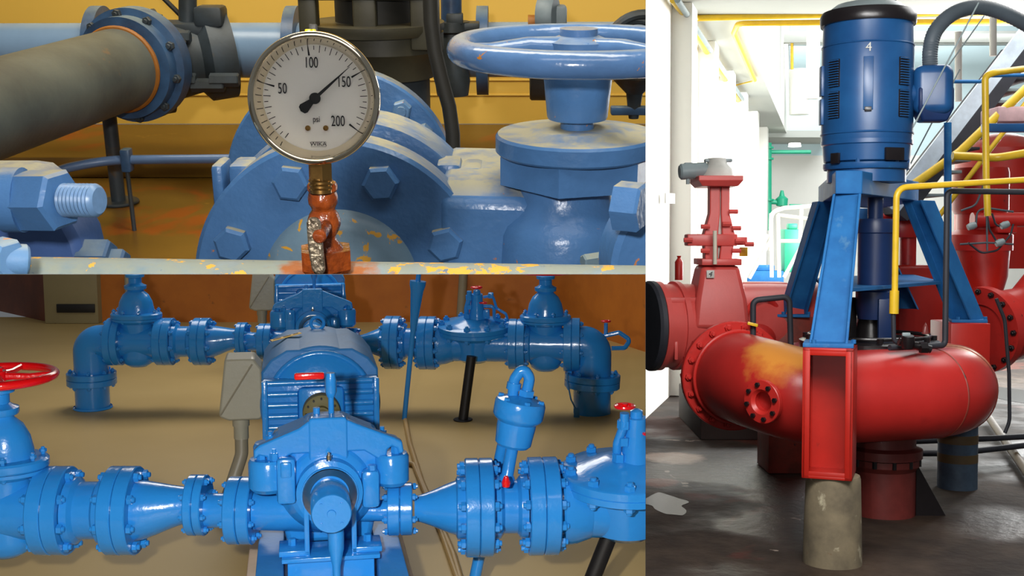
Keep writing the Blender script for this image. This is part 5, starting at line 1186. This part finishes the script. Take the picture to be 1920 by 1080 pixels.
# stair
t = thing('stair', 'steep steel stair with white side and dark treads at upper right', 'stair', C_, r(1700, 400, Y=14))
s0, s1 = r(1672, 392, Y=14), r(1925, 62, Y=14); d = (s1-s0); nrm = Vector((-d.z, 0, d.x)).normalized()
b = bc(t); b.loft([[s0+Vector((0,y_,0))+nrm*k for y_, k in ((0,-.09),(0,.09),(.05,.09),(.05,-.09))], [s1+Vector((0,y_,0))+nrm*k for y_, k in ((0,-.09),(0,.09),(.05,.09),(.05,-.09))]]); b.obj('stringer', M_STR := paint('pale blue white stringer', (206,220,232), rough=.4), t)
b = bc(t); o2 = nrm*-.16; b.loft([[s0+o2+Vector((0,y_,0))+nrm*k for y_, k in ((-.02,-.07),(-.02,.07),(.9,.07),(.9,-.07))], [s1+o2+Vector((0,y_,0))+nrm*k for y_, k in ((-.02,-.07),(-.02,.07),(.9,.07),(.9,-.07))]]); b.obj('stringer_edge', M_RUB, t)
for k in range(15):
    p = s0 + d*(k+.5)/15 + nrm*-.3; b = bc(t); b.box((p.x, p.y+.45, p.z), (.24,.9,.035), bev=.004); b.obj('tread', M_RGRY if k % 3 else M_RUB, t)
o2 = nrm*-.5
b = bc(t); b.tube([s0+o2, s1+o2], .03, 12); b.obj('yellow_edge_bar', M_RYEL, t)
for k, (a, c) in enumerate((((1712,238),(1835,5)), ((1690,340),(1800,130)), ((1770,135),(1845,30)))):
    pipe('stay_wire', M_RGRY, ('thin grey wire crossing in front of the terminal box', 'thin wire slanting below the terminal box', 'short wire slanting under the ribbed hose')[k], [r(*a, Y=10.3 if k == 0 else 12), r(*c, Y=10.3 if k == 0 else 12)], .007, cat='wire')
for k, (x0, y0, y1) in enumerate(((1797, 60, 190), (1862, 5, 105))):
    pipe('white_post', M_WHT, ('slim white post behind the terminal box', 'slim white post above the stair')[k], [r(x0,y0,Y=17), r(x0,y1,Y=17)], .05, cat='post')
# cable bundle on the right valve
t = thing('cable_bundle', 'tangle of black cables and small fittings on the right red valve', 'cable', C_, r(1870, 440, Y=13.9))
for k, pts in enumerate((((1802,395),(1830,385),(1850,330),(1845,320)), ((1815,455),(1840,475),(1870,470),(1895,440),(1900,420)), ((1800,458),(1850,455),(1900,458)), ((1850,395),(1855,430),(1870,455)), ((1830,420),(1832,395),(1850,390),(1900,397)), ((1860,400),(1868,425),(1885,423)), ((1850,400),(1851,470)))):
    b = bc(t); b.tube(fillet([r(x, y, Y=13.7) for x, y in pts], .12), .012, 8); b.obj('cable', M_RUB if k % 2 else M_RHOSE, t)
for x, y in ((1822,424),(1875,455),(1884,422)):
    b = bc(t); p = r(x, y, Y=13.65); b.lathe([(0,-.05),(.035,-.05),(.045,0),(.035,.05),(0,.05)], p, (1,0,.4), 14); b.obj('gland_fitting', M_RGRY, t)

# ---- far end: green pipework, railing, small things
t = thing('green_pipe', 'tall sea green pipe with branch in the far room', 'pipe', C_, r(1438, 430, Y=42))
g = lambda x, y: r(x, y, Y=42)
b = bc(t); b.cyl(g(1439,432), g(1439,268), .15, n=20); b.obj('riser', M_GRN, t)
b = bc(t); b.tube(fillet([g(1429,322), g(1433,326), g(1433,372), g(1442,378), g(1470,380)], .3), .09, 14); b.tube([g(1439,285), g(1520,285)], .07, 12); b.obj('branch', M_GRN, t)
for y in (277, 298, 375): b = bc(t); b.disc(g(1439, y), (0,0,1), .22, .07, n=24); b.obj('flange', M_GRN, t)
b = bc(t); b.lathe([(0,-.2),(.2,-.15),(.22,.1),(.1,.2),(.05,.4),(0,.4)], g(1466, 378), (0,0,1), 16); b.cyl(g(1480,385), g(1530,386), .05, n=10); b.obj('green_valve', M_GRN, t)
b = B(); p = r(1490, 275, Y=41); b.lathe([(0,0),(.22,0),(.2,.12),(0,.14)], p, (0,0,1), 20); single(b, 'hall_lamp', emis('lamp glow', (255,255,245), 6), 'round glowing lamp on the far ceiling beside green pipe', 'lamp', C_, tuple(p))
b = B(); p, q = r(1426, 262, Y=45.5), r(1530, 258, Y=45.5); b.box(((p.x+q.x)/2, 44.5, p.z), (q.x-p.x+1, 3, .25)); struct(b, 'beam_lower', M_SOF, C_)
t = thing('railing', 'cream tube railing with sloping rails at the far left of the stand', 'railing', C_, r(1460, 520, Y=28))
h = lambda x, y: r(x, y, Y=28)
b = bc(t); b.tube(fillet([h(1445,470), h(1446,398), h(1470,390), h(1530,386)], .2), .05, 10); b.obj('top_rail', M_RAIL, t)
for pts in (((1458,403),(1530,412)), ((1460,452),(1530,452)), ((1446,400),(1447,520)), ((1459,402),(1461,520)), ((1503,388),(1500,455)), ((1445,450),(1405,522)), ((1440,440),(1398,520)), ((1502,462),(1470,520))):
    b = bc(t); b.tube([h(*p) for p in pts], .045, 10); b.obj('rail_bar', M_RAIL, t)
for k, (x, y, w_, hh, mt, lab) in enumerate(((1432, 524, 1.0, .5, M_LB, 'low blue machine on the far floor behind the railing'), (1483, 470, .5, 1.2, M_GRN, 'green cabinet in the far room below the railing'))):
    p = r(x, y, Y=33); b = B(); b.box(p, (w_, .6, hh), bev=.03); b.box((p.x, p.y-.1, p.z+hh/2+.08), (w_*.5,.3,.16), bev=.03); single(b, 'far_machine', mt, lab, 'machine', C_, tuple(p))
t = thing('notice_board', 'small grey notice on the white left wall', 'sign', C_, r(1256, 372, Y=19.2))
p = r(1256, 372, Y=18.3); b = bc(t); b.box(p, (.28,.02,.16), rz=.9); b.obj('sheet', M_LGRY, t)
# low things on the floor at the right
pipe('floor_pipe', M_BANDB, 'rusty brown pipe lying slanted on the floor at right edge', [r(1852,780,Z=.12), r(1930,892,Z=.08)], .05)
pipe('floor_pipe', M_RUB, 'dark level pipe behind the round pedestal', [r(1700,828,Z=.25), r(1860,822,Z=.25), r(1930,818,Z=.25)], .035)
pipe('floor_pipe', M_RUB, 'dark level pipe nearest the volute underside', [r(1690,850,Z=.2), r(1790,850,Z=.2), r(1930,834,Z=.2)], .035)
t = thing('concrete_plinth', 'dark low concrete plinth at left under the volute outlet', 'plinth', C_, r(1300, 790, Z=0))
p, q = r(1318, 830, Z=0), r(1470, 815, Z=0)
b = bc(t); b.box(((p.x+q.x)/2, p.y+1.2, .25), (q.x-p.x, 2, .5), bev=.02); b.obj('plinth_block', paint('dark concrete', (66,58,54), rough=.8, vs=2, bump=.3), t)

# ---- light of the hall: one skylight, the other lamps added as fill
area('R', 'skylight', (9.5, 30, 11), (7, 30, 2), 7, 3000, (.96, .99, 1), 12)
area('R', 'added_overhead_fill', (5.0, 12.5, 6.4), (3.4, 11.5, 1), 5, 340, (1, 1, .98), 4)  # added fill lamp under the closed ceiling, no skylight there
area('R', 'added_wall_fill', (13, 24, 4.5), (4, 28, 3), 6, 2200, (1, 1, .98), 5)  # added lamp out of view on the right, brightens the left wall
area('R', 'added_wall_fill_near', (9.9, 22, 4.2), (4, 24, 3), 4, 1000, (1, 1, .98), 4)  # added lamp for the nearer part of the left wall, no window there
area('R', 'added_back_wall_fill', (14, 39, 12.3), (14, 46, 6), 8, 900, (.97,.99,1), 3)  # added lamp out of view, brightens the upper back wall
area('R', 'added_left_fill', (1.35, 6.2, 4.9), (2.4, 10.4, 1.2), 1.2, 150, (1, .98, .96), 1.2)  # added fill for the left of the volute, no door there
area('R', 'added_front_fill', (2.6, 5, 4.6), (3.6, 11, 1.8), 2.4, 215, (1, .98, .96), 1.6)  # added front fill above the view, no door there
# ---------------------------------------------------------------- added panels between the three rooms, keeping each room's light apart
# normals in camera space of the two planes the panels lie in
nh = Vector((0, 1, (540-SEAM_Y)/F)); nh.normalize()          # above the horizontal panel: dot(p, nh) > 0
nv = Vector((1, 0, (SEAM_X-960)/F)); nv.normalize()          # right of the upright panel: dot(p, nv) > 0
def panel_mesh():
    d0, d1, e = .6, 30.0, .00012
    kx = (SEAM_X-960)/F; ky = (540-SEAM_Y)/F
    b = B(CAMM)
    def ring(d, x0, x1):
        return [(x0*d, (ky-e)*d, -d), (x1*d, (ky-e)*d, -d), (x1*d, (ky+e)*d, -d), (x0*d, (ky+e)*d, -d)]
    d1 = 3.75; b.loft([ring(d0, -2.2, kx), ring(d1, -.62, kx)]); d1 = 30.0
    struct(b, 'trim_light_shield_1', M_PANEL, 'BL')
    b = B(CAMM)
    def ring2(d, y0, y1):
        return [((kx-e)*d, y0*d, -d), ((kx+e)*d, y0*d, -d), ((kx+e)*d, y1*d, -d), ((kx-e)*d, y1*d, -d)]
    d0 = 3.7; b.loft([ring2(d0, -.5, .45), ring2(d1, -.35, .35)])
    struct(b, 'trim_light_shield_2', M_PANEL, 'BL')
M_PANEL = paint('panel paint', (60, 60, 60), rough=.8, bump=0)
panel_mesh()

# every room ends at its dividing panels
bpy.context.view_layer.update()
def root(o):
    while o.parent: o = o.parent
    return o
eye = CAMM.translation; R3 = CAMM.to_3x3()
PLANES = {'TL': [R3 @ nh, -(R3 @ nv)], 'BL': [-(R3 @ nh), -(R3 @ nv)], 'R': [R3 @ nv]}
gone = []
for o in list(bpy.data.objects):
    if o.type != 'MESH' or o.name.startswith('trim_') and root(o).name in ('trim_light_shield_1', 'trim_light_shield_2'): continue
    c = CHOF.get(root(o).name)
    if c is None: continue
    M = o.matrix_world
    for keep in PLANES[c]:
        ds = [(M @ v.co - eye).dot(keep) for v in o.data.vertices]
        if not ds: gone.append(o); break
        if min(ds) >= -1e-6: continue
        if max(ds) <= 1e-6: gone.append(o); break
        if o.modifiers:
            dg = bpy.context.evaluated_depsgraph_get()
            me = bpy.data.meshes.new_from_object(o.evaluated_get(dg)); o.modifiers.clear(); o.data = me
        elif o.data.users > 1: o.data = o.data.copy()
        Mi = M.inverted(); co = Mi @ (eye + keep*1e-5); no = (Mi.to_3x3() @ keep); no = (M.to_3x3().transposed() @ keep).normalized()
        bm = bmesh.new(); bm.from_mesh(o.data)
        bmesh.ops.bisect_plane(bm, geom=bm.verts[:]+bm.edges[:]+bm.faces[:], plane_co=co, plane_no=no, clear_inner=True, dist=1e-6)
        if len(bm.verts) == 0: gone.append(o)
        bm.to_mesh(o.data); bm.free()
        if o in gone: break
for o in set(gone):
    ch = list(o.children)
    if ch:                                     # a thing whose own mesh is outside goes with its parts
        for k in ch:
            if k not in gone: bpy.data.objects.remove(k)
    bpy.data.objects.remove(o)
for o in list(bpy.data.objects):
    if o.type == 'EMPTY' and not o.children: bpy.data.objects.remove(o)

# out of the frame altogether: drop (the photograph shows nothing of them)
# ---------------------------------------------------------------- camera, world, view
cam = bpy.data.cameras.new('camera'); co = bpy.data.objects.new('camera', cam); COL.objects.link(co)
cam.sensor_width = 36; cam.lens = F/1920*36; cam.clip_start = .02; cam.clip_end = 200
co.matrix_world = CAMM; SC.camera = co
w = bpy.data.worlds.new('world'); SC.world = w; w.use_nodes = True
w.node_tree.nodes['Background'].inputs[0].default_value = (.9, .95, 1, 1)
w.node_tree.nodes['Background'].inputs[1].default_value = .14
vs = SC.view_settings; vs.view_transform = 'Standard'; vs.look = 'None'; vs.exposure = 0; vs.gamma = 1; vs.use_curve_mapping = False
